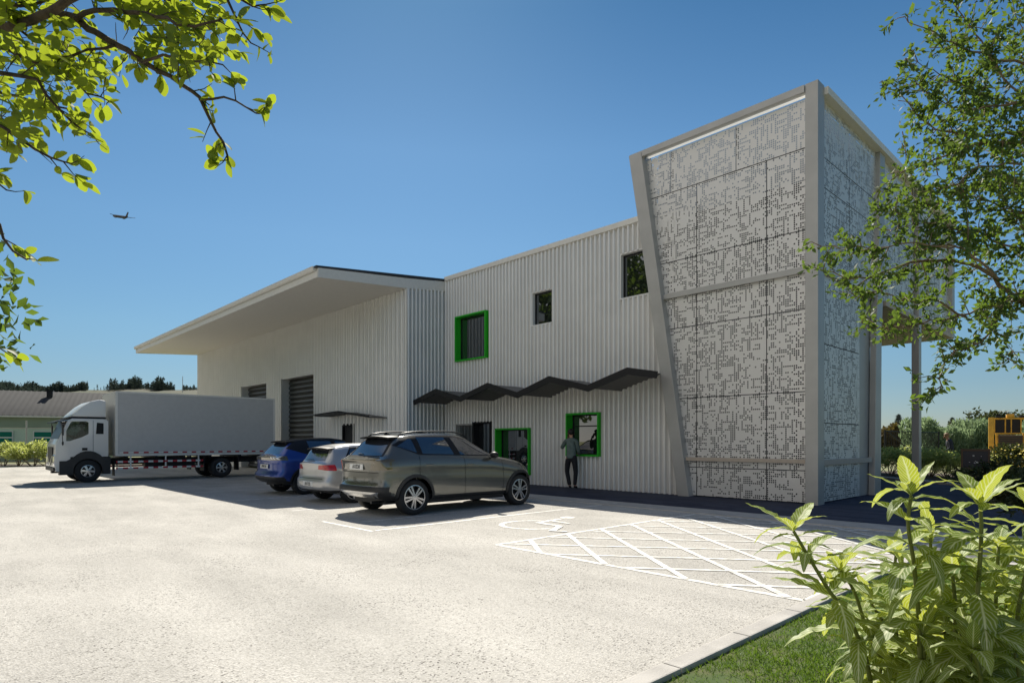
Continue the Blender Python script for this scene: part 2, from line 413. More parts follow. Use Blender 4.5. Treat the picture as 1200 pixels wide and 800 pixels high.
MT = dict(
    asphalt=ground_material("chip_seal", (0.415, 0.398, 0.365), (0.12, 0.11, 0.10), (0.565, 0.545, 0.505), chip=75.0, big=0.2),
    paver=None,
    field=material("field_grass", (0.10, 0.13, 0.04), 0.9, color2=(0.22, 0.20, 0.09), noise_scale=0.15),
    soil=material("planting_soil", (0.05, 0.035, 0.02), 0.95, noise_amt=0.4, noise_scale=9, bump=0.6, bump_scale=30),
    kerb=material("kerb_concrete", (0.42, 0.40, 0.37), 0.85, noise_amt=0.12, noise_scale=4, bump=0.25, bump_scale=80),
    linepaint=material("line_paint", (0.80, 0.80, 0.78), 0.75, color2=(0.53, 0.51, 0.46), noise_scale=9, bump=0.3, bump_scale=150),
    steel=material("painted_cladding", (0.74, 0.73, 0.71), 0.42, metal=0.4, noise_amt=0.03, noise_scale=1.2),
    frame=material("grey_steel_frame", (0.43, 0.425, 0.41), 0.45, metal=0.4, noise_amt=0.05, noise_scale=2),
    fascia=material("fascia_paint", (0.72, 0.70, 0.66), 0.45, noise_amt=0.03),
    soffit=material("soffit_lining", (0.78, 0.75, 0.69), 0.7, noise_amt=0.02),
    tan=material("tan_soffit_board", (0.50, 0.42, 0.34), 0.6, noise_amt=0.05),
    roofdark=material("dark_flashing", (0.02, 0.022, 0.028), 0.45),
    black=material("black_powder_coat", (0.012, 0.012, 0.014), 0.5, spec=0.3),
    green=material("green_window_reveal", (0.012, 0.42, 0.01), 0.45, noise_amt=0.04),
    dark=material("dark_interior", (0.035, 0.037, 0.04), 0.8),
    inner=material("inner_wall_cladding", (0.075, 0.078, 0.08), 0.7),
    glass=material("window_glass", (0.012, 0.014, 0.015), 0.015, spec=1.0, ior=2.0),
    shutter=material("shutter_slats", (0.05, 0.05, 0.045), 0.4, metal=0.3),
    led=None,
    darkglass=material('dark_cab_glass', (0.012, 0.012, 0.014), 0.3, spec=0.2),
    plantwall=material('blue_grey_plant_wall', (0.30, 0.36, 0.44), 0.6),
    canopysheet=material('canopy_sheet', (0.17, 0.165, 0.16), 0.5, metal=0.2),
    tyre=material("tyre_rubber", (0.016, 0.016, 0.017), 0.75, bump=0.2, bump_scale=120),
    rim=material("machined_alloy", (0.55, 0.55, 0.56), 0.25, metal=0.9),
    rimdark=material("dark_alloy", (0.03, 0.03, 0.032), 0.35, metal=0.5),
    carglass=material("car_glass", (0.02, 0.025, 0.035), 0.02, spec=1.0, ior=1.9),
    plastic=material("black_trim_plastic", (0.02, 0.02, 0.021), 0.5, bump=0.1, bump_scale=200),
    seam=material("shut_line", (0.008, 0.008, 0.008), 0.8),
    chrome=material("satin_trim", (0.6, 0.6, 0.6), 0.2, metal=0.9),
    suv=flake_paint("olive_grey_paint", (0.155, 0.155, 0.138), 0.55, 0.20),
    silver=flake_paint("silver_paint", (0.50, 0.50, 0.50), 0.55, 0.3),
    blue=flake_paint("blue_paint", (0.02, 0.055, 0.28), 0.4, 0.3),
    lamp_red=material("red_lamp_lens", (0.45, 0.015, 0.012), 0.08, coat=1.0, noise_amt=0.3, noise_scale=20),
    lamp_smoke=material("smoked_lamp_lens", (0.09, 0.07, 0.03), 0.06, spec=1.0, coat=1.0),  # amber tint put in for foliage reflected in the lens
    lamp_clear=material("clear_lamp_lens", (0.75, 0.75, 0.78), 0.1, coat=1.0),
    white=material("white_paint", (0.72, 0.72, 0.70), 0.4, coat=0.3),
    truckbody=material("truck_box_panel", (0.50, 0.49, 0.48), 0.4, noise_amt=0.03),
    cab=material("truck_cab_paint", (0.75, 0.73, 0.69), 0.3, coat=0.6),
    tapered=material("red_reflector", (0.55, 0.02, 0.02), 0.4),
    tapewhite=material("white_reflector", (0.75, 0.75, 0.73), 0.4),
    ink=material("plate_ink", (0.02, 0.02, 0.02), 0.6),
    yellow=material("machine_yellow", (0.55, 0.30, 0.02), 0.4, noise_amt=0.15, noise_scale=4),
    bark=material("bark", (0.07, 0.05, 0.035), 0.9, noise_amt=0.4, noise_scale=25, bump=0.6, bump_scale=40),
    barkpale=material("pale_bark", (0.20, 0.14, 0.09), 0.85, noise_amt=0.3, noise_scale=25, bump=0.5, bump_scale=40),
    skin=material("skin", (0.42, 0.23, 0.15), 0.55),
    hair=material("dark_hair", (0.012, 0.010, 0.009), 0.6),
    hairfair=material("fair_hair", (0.25, 0.15, 0.07), 0.6),
    jacket=material("grey_green_jacket", (0.11, 0.15, 0.14), 0.85, noise_amt=0.2, noise_scale=8),
    trousers=material("dark_trousers", (0.012, 0.013, 0.018), 0.85),
    shirt=material("dark_blue_jacket", (0.02, 0.025, 0.04), 0.85),
    greenwall=material("pale_green_wall", (0.52, 0.62, 0.50), 0.7, noise_amt=0.04, noise_scale=0.6),
    greenlow=material("dull_green_wall", (0.27, 0.33, 0.26), 0.7, noise_amt=0.05, noise_scale=0.6),
    shedroof=material("shed_roof_steel", (0.060, 0.060, 0.060), 0.9, spec=0.1, noise_amt=0.05, noise_scale=1),
    teal=material("teal_window_glass", (0.0, 0.16, 0.11), 0.4, spec=0.2),
    hill=material("hill_grass", (0.06, 0.052, 0.03), 0.95, color2=(0.05, 0.065, 0.03), noise_scale=0.02),
    plane=material("aircraft_paint", (0.03, 0.035, 0.05), 0.5),
    board=material("dark_board_face", (0.008, 0.010, 0.022), 0.35),
    boardframe=material("brown_board_frame", (0.10, 0.055, 0.025), 0.6),
    screen_x=perforated_material("perforated_screen_front", 'x'),
    screen_y=perforated_material("perforated_screen_side", 'y'),
    leaf_big=leaf_material("broad_leaf", (0.035, 0.065, 0.01), (0.06, 0.09, 0.015), (0.42, 0.52, 0.03), 0.50, 0.02, 0.5),
    leaf_small=leaf_material("small_leaf", (0.018, 0.05, 0.012), (0.07, 0.11, 0.02), (0.18, 0.28, 0.03), 0.42, 0.03, 0.5),
    leaf_shrub=leaf_material("variegated_leaf", (0.16, 0.24, 0.05), (0.42, 0.44, 0.14), (0.55, 0.60, 0.16), 0.5, 0.05, 0.4),
    leaf_dark=leaf_material("dark_leaf", (0.02, 0.035, 0.012), (0.05, 0.06, 0.02), (0.10, 0.12, 0.03), 0.25, 0.03, 0.5),
    leaf_hedge=leaf_material("feathery_leaf", (0.13, 0.20, 0.11), (0.22, 0.30, 0.17), (0.30, 0.40, 0.20), 0.45, 0.02, 0.5),
    leaf_conifer=leaf_material("conifer_needles", (0.045, 0.065, 0.055), (0.075, 0.095, 0.08), (0.10, 0.13, 0.09), 0.15, 0.01, 0.6),  # paler and bluer, with the hill wood's distance haze mixed into the colour
    leaf_brown=leaf_material("olive_brown_leaf", (0.07, 0.055, 0.015), (0.12, 0.085, 0.02), (0.15, 0.12, 0.03), 0.3, 0.02, 0.6),
    leaf_ginger=leaf_material("striped_leaf", (0.05, 0.12, 0.012), (0.22, 0.29, 0.04), (0.55, 0.60, 0.05), 0.42, 0.03, 0.5, veins=True),
    petal=material("yellow_petals", (0.75, 0.60, 0.06), 0.6),
    grass=leaf_material("lawn_blade", (0.05, 0.12, 0.012), (0.12, 0.19, 0.03), (0.22, 0.36, 0.03), 0.35, 0.02, 0.5),
    turf=material("turf_soil", (0.05, 0.085, 0.015), 0.95, color2=(0.09, 0.10, 0.03), noise_scale=6),
    wood=material("brown_stem", (0.22, 0.17, 0.05), 0.6),
    stem=material("green_stem", (0.14, 0.16, 0.03), 0.5),
)

def paver_material():
    m = bpy.data.materials.new("dark_pavers"); m.use_nodes = True
    n = m.node_tree; L = n.links; p = n.nodes["Principled BSDF"]
    p.inputs["Roughness"].default_value = 0.85
    p.inputs["Specular IOR Level"].default_value = 0.2
    tc = n.nodes.new("ShaderNodeTexCoord")
    b = n.nodes.new("ShaderNodeTexBrick")
    b.inputs["Scale"].default_value = 1.0
    b.inputs["Color1"].default_value = lin(0.032, 0.038, 0.065); b.inputs["Color2"].default_value = lin(0.055, 0.063, 0.095)
    b.inputs["Mortar"].default_value = lin(0.03, 0.03, 0.032)
    b.inputs["Mortar Size"].default_value = 0.008
    b.inputs["Brick Width"].default_value = 0.6; b.inputs["Row Height"].default_value = 0.3
    L.new(tc.outputs["Object"], b.inputs["Vector"]); L.new(b.outputs[0], p.inputs["Base Color"])
    bu = n.nodes.new("ShaderNodeBump"); bu.inputs["Strength"].default_value = 0.3; bu.inputs["Distance"].default_value = 0.004; bu.invert = True
    L.new(b.outputs["Fac"], bu.inputs["Height"]); L.new(bu.outputs[0], p.inputs["Normal"])
    return m
MT['paver'] = paver_material()

def translucent_strip():
    m = bpy.data.materials.new("opal_light_strip"); m.use_nodes = True
    n = m.node_tree; L = n.links; n.nodes.remove(n.nodes["Principled BSDF"])
    t = n.nodes.new("ShaderNodeBsdfTranslucent"); t.inputs[0].default_value = lin(0.9, 0.9, 0.88)
    d = n.nodes.new("ShaderNodeBsdfDiffuse"); d.inputs[0].default_value = lin(0.8, 0.8, 0.8)
    s = n.nodes.new("ShaderNodeMixShader"); s.inputs[0].default_value = 0.8
    L.new(d.outputs[0], s.inputs[1]); L.new(t.outputs[0], s.inputs[2]); L.new(s.outputs[0], n.nodes["Material Output"].inputs[0])
    return m
MT['led'] = translucent_strip()

def chequer_tape():
    m = bpy.data.materials.new("red_white_tape"); m.use_nodes = True
    n = m.node_tree; L = n.links; p = n.nodes["Principled BSDF"]; p.inputs["Roughness"].default_value = .4
    tc = n.nodes.new("ShaderNodeTexCoord"); sp = n.nodes.new("ShaderNodeSeparateXYZ"); L.new(tc.outputs["Object"], sp.inputs[0])
    q = n.nodes.new("ShaderNodeMath"); q.operation = 'MULTIPLY'; q.inputs[1].default_value = 1 / .34; L.new(sp.outputs[0], q.inputs[0])
    f = n.nodes.new("ShaderNodeMath"); f.operation = 'FRACT'; L.new(q.outputs[0], f.inputs[0])
    g = n.nodes.new("ShaderNodeMath"); g.operation = 'GREATER_THAN'; g.inputs[1].default_value = .5; L.new(f.outputs[0], g.inputs[0])
    x = n.nodes.new("ShaderNodeMix"); x.data_type = 'RGBA'; x.inputs[6].default_value = lin(.7, .7, .68); x.inputs[7].default_value = lin(.42, .02, .03)
    L.new(g.outputs[0], x.inputs[0]); L.new(x.outputs[2], p.inputs["Base Color"])
    return m
MT['tape'] = chequer_tape()
# ------------------------------------------------------------------ ground and paving
sheet("ground", [(-3000, -3000), (3000, -3000), (3000, 3000), (-3000, 3000)], -0.012, MT['field'])
A1, B1 = loc(-22, 37.7), loc(-48, 37.7)
sheet("car_park", [(-2.2, -70), (-2.2, 9.2), (8, 9.2), (8, 11.7), (-20, 11.7), (-20, 13.6), (-45.6, 13.6), (A1.x, A1.y), (B1.x, B1.y), (-90, -70)], 0.0, MT['asphalt'])
KL = Vector((0.747, -0.664)); K0 = Vector((-7.75, 27.9))
Ka, Kb = K0 - KL * 6, K0 + KL * 17
sheet("footpath", [(-20.1, 12.42), (8, 12.42), (Kb.x, Kb.y), (Ka.x, Ka.y), (-14, 15.8), (-20.1, 15.8)], 0.004, MT['paver'])
bm = bmesh.new(); box(bm, -20.1, 8, 11.66, 12.42, -0.05, 0.022, 0.008)
o = obj("kerb_strip", bm, MT['kerb']); o['kind'] = 'structure'
# planting bed edging behind the tower
bm = bmesh.new()
nrm = Vector((0.664, 0.747))
q = [Ka, Kb, Kb + nrm * 0.45, Ka + nrm * 0.45]
prism(bm, [(p.x, p.y) for p in q], 'z', -0.05, 0.07, 0.01)
o = obj("bed_edging", bm, MT['kerb']); o['kind'] = 'structure'
q = [Ka + nrm * 0.4, Kb + nrm * 0.4, Kb + nrm * 5.0, Ka + nrm * 5.0]
sheet("planting_bed", [(p.x, p.y) for p in q], 0.03, MT['soil'])
bm = bmesh.new()
q = [A1 + Vector((0.3, 0.2, 0)), B1, B1 + loc(0, 3.2), A1 + loc(0, 3.2)]
sheet("planting_bed", [(p.x, p.y) for p in q], 0.01, MT['soil'])
bm.free()
# lawn with its kerb
sheet("lawn_soil", [(-2.08, -4), (7, -4), (7, 9.1), (-2.08, 9.1)], 0.05, MT['turf'])
bm = bmesh.new()
y = -4.0
while y < 9.1:
    y2 = min(y + 0.93, 9.1)
    box(bm, -2.22, -2.08, y, y2 - 0.008, -0.05, 0.085, 0.012); y += 0.93
x = -2.22
while x < 7:
    box(bm, x, x + 0.922, 9.1, 9.24, -0.05, 0.085, 0.012); x += 0.93
o = obj("lawn_kerb", bm, MT['kerb']); o['kind'] = 'structure'

# painted lines
def stripe(bm, a, b, w, z=0.004):
    w *= 0.82
    a = Vector(a); b = Vector(b); d = (b - a).normalized(); n = Vector((-d.y, d.x)) * (w / 2)
    # split lengthwise with slightly ragged edges
    k = max(2, int((b - a).length / 0.12))
    L, R = [], []
    for i in range(k + 1):
        p = a.lerp(b, i / k)
        L.append(bm.verts.new((*(p + n * random.uniform(0.9, 1.06)), z)))
        R.append(bm.verts.new((*(p - n * random.uniform(0.9, 1.06)), z)))
    for i in range(k):
        bm.faces.new((R[i], R[i + 1], L[i + 1], L[i]))
bm = bmesh.new()
for u in (-9.15, -13.0, -16.25, -19.6, -22.5, -25.6):
    stripe(bm, (u, 5.75 if u < -10 else 5.5), (u, 11.6), 0.11)
stripe(bm, (-10.9, 5.42), (-9.1, 5.42), 0.09)
stripe(bm, (-10.3, 5.9), (-10.3, 9.9), 0.07)
obj("parking_line", bm, MT['linepaint'])['kind'] = 'structure'
bm = bmesh.new()
HU0, HU1, HV0, HV1 = -6.68, -2.32, 6.02, 11.55
for a, b in [((HU0, HV0), (HU0, HV1)), ((HU0, HV0), (HU1, HV0)), ((HU1, HV0), (HU1, HV1)), ((HU0, HV1), (HU1, HV1))]:
    stripe(bm, a, b, 0.11)
c = -12.0
def clip(c, s):   # line v = s*u + c inside the hatch rectangle
    pts = []
    for u in (HU0, HU1):
        v = s * u + c
        if HV0 <= v <= HV1: pts.append((u, v))
    for v in (HV0, HV1):
        u = (v - c) / s
        if HU0 < u < HU1: pts.append((u, v))
    return pts
zz_ = 0.0045
for i in range(-5, 12):
    for s, v0, dz in ((-0.78, 6.71 + 0.86 * i, 0.003), (0.78, 6.15 + 0.94 * i, 0.0015)):
        p = clip(v0 - s * HU0, s)
        if len(p) >= 2 and (Vector(p[0]) - Vector(p[1])).length > 0.2:
            stripe(bm, p[0], p[1], 0.10, zz_ + dz)
obj("hatched_bay_marking", bm, MT['linepaint'])['kind'] = 'structure'
# wheelchair symbol, upright for a driver entering the bay
bm = bmesh.new()
cx, cy = -7.85, 7.95
pts = [(cx + 0.56 * math.cos(a), cy + 0.56 * math.sin(a)) for a in np.linspace(math.radians(108), math.radians(360 - 12), 26)]
for a, b in zip(pts, pts[1:]): stripe(bm, a, b, 0.14, 0.004)
stripe(bm, (cx - 0.22, cy + 1.02), (cx - 0.10, cy + 0.22), 0.16, 0.0055)
stripe(bm, (cx - 0.10, cy + 0.25), (cx + 0.48, cy + 0.22), 0.15, 0.007)
stripe(bm, (cx - 0.14, cy + 0.62), (cx + 0.38, cy + 0.58), 0.12, 0.0085)
stripe(bm, (cx + 0.46, cy + 0.25), (cx + 0.80, cy - 0.36), 0.15, 0.010)
stripe(bm, (cx + 0.78, cy - 0.33), (cx + 1.02, cy - 0.22), 0.12, 0.0115)
hd = [bm.verts.new((cx - 0.26 + 0.15 * math.cos(a), cy + 1.25 + 0.15 * math.sin(a), 0.004)) for a in np.linspace(0, 2 * math.pi, 20, endpoint=False)]
bm.faces.new(hd)
obj("accessible_bay_symbol", bm, MT['linepaint'])['kind'] = 'structure'

def clear_glass():
    m = bpy.data.materials.new("clear_tinted_glass"); m.use_nodes = True
    n = m.node_tree; L = n.links; n.nodes.remove(n.nodes["Principled BSDF"])
    t = n.nodes.new("ShaderNodeBsdfTransparent"); t.inputs[0].default_value = lin(.55, .6, .6)
    g = n.nodes.new("ShaderNodeBsdfGlossy"); g.inputs["Roughness"].default_value = 0.02
    f = n.nodes.new("ShaderNodeFresnel"); f.inputs[0].default_value = 1.7
    s = n.nodes.new("ShaderNodeMixShader"); L.new(f.outputs[0], s.inputs[0])
    L.new(t.outputs[0], s.inputs[1]); L.new(g.outputs[0], s.inputs[2]); L.new(s.outputs[0], n.nodes["Material Output"].inputs[0])
    return m
MT['clearglass'] = clear_glass()

# ------------------------------------------------------------------ the industrial building
def corr_wall(name, start, dirv, length, nrm, z0, ztop, openings, parent, pitch=0.18, depth=0.066, mat='steel'):
    """ribbed cladding sheet: real ribs, with the openings left out"""
    ss = list(np.arange(0, length, pitch / (8 if pitch < .25 else 14))) + [length]
    for a, b, _, _ in openings: ss += [a, b]
    ss = sorted(set(round(float(s), 4) for s in ss if 0 <= s <= length))
    zs = sorted(set([z0] + [q for o_ in openings for q in (o_[2], o_[3]) if q > z0]))
    rows = len(zs) + 1
    V = np.zeros((len(ss), rows, 3), dtype=np.float32)
    for i, s in enumerate(ss):
        ph = 2 * math.pi * s / pitch
        w = depth * max(-1, min(1, (2.2 * math.sin(ph) + 0.4) if pitch < .25 else (1.5 * math.sin(ph) + 1.0 * math.sin(2 * ph) + .35)))
        x = start[0] + dirv[0] * s + nrm[0] * w
        y = start[1] + dirv[1] * s + nrm[1] * w
        zt = ztop(s)
        for j, z in enumerate(zs + [zt]):
            V[i, j] = (x, y, z)
    F = []
    for i in range(len(ss) - 1):
        sm = (ss[i] + ss[i + 1]) / 2
        for j in range(rows - 1):
            zm = (V[i, j, 2] + V[i, j + 1, 2]) / 2
            if any(a < sm < b and c < zm < d for a, b, c, d in openings): continue
            F.append((i * rows + j, (i + 1) * rows + j, (i + 1) * rows + j + 1, i * rows + j + 1))
    return np_mesh(name, V.reshape(-1, 3), F, MT[mat], parent, smooth=True)

BLD = empty("industrial_building", (-15, 15.4, 0))
tag(BLD, "grey ribbed metal warehouse and office with deep white roof canopy and tall perforated screen tower", "building")
BINV = Matrix.Translation((15, -15.4, 0))
_before = set(scene.objects)

MV = 15.40      # office wall plane
WV = 13.54      # warehouse wall plane
UX = -20.17     # where the two meet
# office wall
office_open = [(-19.36, -17.55, 4.67, 6.41), (-15.2, -14.23, 5.52, 6.67), (-11.42, -9.6, 5.83, 7.19),
               (-19.40, -18.40, 0.0, 2.19), (-18.40, -17.36, 0.0, 2.24), (-16.98, -15.25, 0.35, 1.96), (-13.51, -12.18, 1.05, 2.40)]
corr_wall("wall", (UX, MV), (1, 0), 11.1, (0, -1), 0.0, lambda s: 8.0, [(a - UX, b - UX, c, d) for a, b, c, d in office_open] + [(-9.27 - .166 * (k * .5 + .5) + .30 - UX, 11.2, k * .5, k * .5 + .5 ) for k in range(15)], BLD)
# warehouse wall and return wall
wh_open = [(-31.69, -27.99, 0.0, 4.76), (-37.32, -33.69, 0.0, 4.72), (-25.2, -24.25, 0.0, 2.22)]
corr_wall("wall", (-45.4, WV), (1, 0), 25.23, (0, -1), 0.0, lambda s: 7.40, [(a + 45.4, b + 45.4, c, d) for a, b, c, d in wh_open], BLD, pitch=0.31, depth=0.07)
corr_wall("wall", (UX, WV), (0, 1), MV - WV, (1, 0), 0.0, lambda s: 7.42 + 0.115 * s, [], BLD)
corr_wall("wall", (-45.4, WV), (0, 1), 20, (-1, 0), 0.0, lambda s: 7.42 + 0.1 * min(s, 6), [], BLD)
bm = bmesh.new(); box(bm, UX - 0.06, UX + 0.045, WV - 0.045, WV + 0.06, 0, 7.40); obj("corner_flashing", bm, MT['steel'], BLD)
bm = bmesh.new(); box(bm, -45.46, -45.36, WV - 0.045, WV + 0.06, 0, 7.40); obj("corner_flashing", bm, MT['steel'], BLD)
# plain rear and far walls, inner dark core
bm = bmesh.new()
box(bm, -45.3, UX - 0.1, 34, 34.2, 0, 7.9); box(bm, UX, -11.2, 34, 34.2, 0, 7.97)
box(bm, -11.3, -11.2, 19.5, 34, 0, 7.97)
obj("rear_wall", bm, MT['steel'], BLD)
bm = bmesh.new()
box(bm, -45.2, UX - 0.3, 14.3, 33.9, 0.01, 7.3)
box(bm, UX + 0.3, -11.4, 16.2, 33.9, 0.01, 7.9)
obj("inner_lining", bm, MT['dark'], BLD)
bm = bmesh.new()
box(bm, -11.2, -6.5, 16.0, 19.4, 0.01, 8.05)
box(bm, -11.2, -6.5, 19.4, 28.3, 5.9, 8.05)
box(bm, -6.06, -5.96, 15.75, 19.35, 0.01, 8.05); box(bm, -6.06, -5.96, 19.36, 28.25, 5.65, 8.05)
obj("tower_core", bm, MT['inner'], BLD)
bm = bmesh.new(); box(bm, -10.5, -6.1, 16.05, 28.2, 8.06, 10.1); obj("plant_enclosure", bm, MT['plantwall'], BLD)  # unseen block added behind the screens so upper holes read blue-grey, not bright

# office roof and coping
bm = bmesh.new(); box(bm, UX + 0.05, -10.5, MV - 0.01, 34.2, 7.98, 8.06); obj("roof", bm, MT['fascia'], BLD)
bm = bmesh.new(); box(bm, UX + 0.02, -10.5, MV - 0.10, MV + 0.12, 8.0, 8.17, 0.008); obj("coping", bm, MT['fascia'], BLD)

# warehouse canopy roof
CV0, CZ0, CZ1 = 9.84, 7.18, 7.50
cx0, cx1 = -45.55, UX
RF = bpy.data.objects.new  # noqa
bm = bmesh.new()
prof = [(CV0 + 0.12, CZ0 + 0.02), (WV + 0.2, 7.42), (MV + 0.05, 7.60), (22, 8.30), (34.2, 7.6), (34.2, 7.72), (22, 8.50), (MV, 8.02), (CV0 + 0.12, CZ1)]
prism(bm, prof, 'x', cx0 + 0.05, cx1 - 0.06)
roof = obj("roof", bm, MT['soffit'], BLD)
bm = bmesh.new(); prism(bm, [(CV0, CZ0), (CV0 + 0.10, CZ0), (CV0 + 0.10, CZ0 + 0.22), (CV0, CZ0 + 0.22)], 'x', cx0, cx1, 0.006); obj("fascia", bm, MT['fascia'], BLD)
bm = bmesh.new()
g = [(CV0 + 0.10, CZ0 + 0.225), (CV0 - 0.06, CZ0 + 0.235), (CV0 - 0.10, CZ0 + 0.28), (CV0 - 0.10, CZ0 + 0.37), (CV0 - 0.115, CZ0 + 0.385), (CV0 + 0.10, CZ0 + 0.385)]
prism(bm, g, 'x', cx0 - 0.03, cx1 - 0.12); obj("gutter", bm, MT['fascia'], BLD)
bm = bmesh.new()
prism(bm, [(CV0 + 0.02, CZ0 - 0.01), (WV, 7.41), (MV - 0.02, 7.595), (MV - 0.02, 8.00), (WV, 7.80), (CV0 + 0.02, CZ1)], 'x', cx1 - 0.055, cx1 + 0.04, 0.006); obj("fascia", bm, MT['fascia'], BLD)
bm = bmesh.new()
prism(bm, [(CV0 + 0.02, CZ0 - 0.01), (WV, 7.41), (WV, 7.80), (CV0 + 0.02, CZ1)], 'x', cx0 - 0.02, cx0 + 0.045, 0.006); obj("fascia", bm, MT['fascia'], BLD)
bm = bmesh.new()
prism(bm, [(CV0 - 0.06, CZ1 + 0.005), (MV - 0.02, 8.005), (MV - 0.02, 8.10), (CV0 - 0.06, CZ1 + 0.07)], 'x', cx1 - 0.12, cx1 + 0.055); obj("roof_flashing", bm, MT['roofdark'], BLD)

# windows
def window(u0, u1, z0, z1, frame_mat, proud, width, set_back, head=None, mull=None):
    """projecting box frame lining an opening in the office wall, with its pane set back"""
    bm = bmesh.new()
    y0, y1 = MV - proud, MV + set_back + 0.06
    w = width
    box(bm, u0, u0 + w, y0, y1, z0, z1); box(bm, u1 - w, u1, y0, y1, z0, z1)
    box(bm, u0 + w, u1 - w, y0, y1, z1 - w, z1); box(bm, u0 + w, u1 - w, y0, y1, z0, z0 + w)
    fr = obj("window", bm, frame_mat, BLD)
    bm = bmesh.new()
    box(bm, u0 + w + .002, u1 - w - .002, MV + set_back, MV + set_back + 0.012, z0 + w + .002, z1 - w - .002)
    obj("pane", bm, MT['glass'], fr)
    bm = bmesh.new(); f = 0.035; yb = MV + set_back - 0.03
    a0, a1, b0, b1 = u0 + w, u1 - w, z0 + w, z1 - w
    box(bm, a0, a0 + f, yb, yb + .028, b0, b1); box(bm, a1 - f, a1, yb, yb + .028, b0, b1)
    box(bm, a0 + f, a1 - f, yb, yb + .028, b1 - f, b1); box(bm, a0 + f, a1 - f, yb, yb + .028, b0, b0 + f)
    if mull: box(bm, a0 + f, a1 - f, yb, yb + .028, mull - f / 2, mull + f / 2)
    obj("sash", bm, MT['black'], fr)
    return fr
G = MT['green']
window(-19.38, -17.53, 4.65, 6.43, G, 0.16, 0.055, 0.14)
window(-15.22, -14.21, 5.50, 6.69, MT['white'], 0.03, 0.045, 0.13)
window(-11.44, -9.58, 5.81, 7.21, MT['white'], 0.03, 0.045, 0.13)
window(-17.00, -15.23, 0.33, 1.98, G, 0.16, 0.055, 0.16)
window(-13.53, -12.16, 1.03, 2.42, G, 0.16, 0.055, 0.16, mull=2.0)
# entrance: dark glazed door and sidelight
bm = bmesh.new()
for a, b, t in ((-18.42, -17.36, 2.26),):
    box(bm, a, a + .07, MV - .05, MV + .3, 0.01, t); box(bm, b - .07, b, MV - .05, MV + .3, 0.01, t); box(bm, a + .07, b - .07, MV - .05, MV + .3, t - .07, t)
d = obj("door", bm, MT['black'], BLD)
bm = bmesh.new(); box(bm, -18.34, -17.44, MV + .2, MV + .215, 0.02, 2.18); obj("pane", bm, MT['glass'], d)
bm = bmesh.new(); tube(bm, [(-17.58, MV + .12, 0.8), (-17.58, MV + .12, 1.5)], 0.016); obj("handle", bm, MT['chrome'], d)
bm = bmesh.new()
a, b, t = -19.42, -18.425, 2.19
box(bm, a, a + .06, MV - .03, MV + .2, 0.01, t); box(bm, a + .06, b, MV - .03, MV + .2, t - .06, t)
w_ = obj("window", bm, MT['frame'], BLD)
bm = bmesh.new(); box(bm, -19.35, -18.43, MV + .1, MV + .115, 0.02, 2.12); obj("pane", bm, MT['glass'], w_)

# roller doors
def shutter(u0, u1, z1):
    bm = bmesh.new()
    rv = 0.42
    box(bm, u0 - .02, u0 + .02, WV - .03, WV + rv, 0.01, z1); box(bm, u1 - .02, u1 + .02, WV - .03, WV + rv, 0.01, z1); box(bm, u0 + .02, u1 - .02, WV - .03, WV + rv, z1 - .03, z1 + .01)
    fr = obj("roller_door", bm, MT['steel'], BLD)
    bm = bmesh.new()
    z = 0.02; p = 0.245; pts = []
    while z < z1:
        pts += [(WV + rv - .02, z), (WV + rv - .10, z + p * .22), (WV + rv - .09, z + p * .62), (WV + rv - .02, z + p * .97)]; z += p
    pts += [(WV + rv + .03, z), (WV + rv + .03, 0.02)]
    prism(bm, pts, 'x', u0 + .02, u1 - .02); obj("shutter", bm, MT['shutter'], fr)
shutter(-31.69, -27.99, 4.76); shutter(-37.32, -33.69, 4.72)
bm = bmesh.new()
a, b, t = -25.2, -24.25, 2.22
box(bm, a - .06, a + .03, WV - .05, WV + .15, 0.01, t + .06); box(bm, b - .03, b + .06, WV - .05, WV + .15, 0.01, t + .06); box(bm, a + .03, b - .03, WV - .05, WV + .15, t - .03, t + .06)
d = obj("door", bm, MT['black'], BLD)
bm = bmesh.new(); box(bm, a + .035, b - .035, WV + .06, WV + .10, 0.02, t - .035); obj("door_leaf", bm, MT['dark'], d)
bm = bmesh.new(); box(bm, b - .16, b - .06, WV + .02, WV + .05, 1.0, 1.04); obj("handle", bm, MT['chrome'], d)

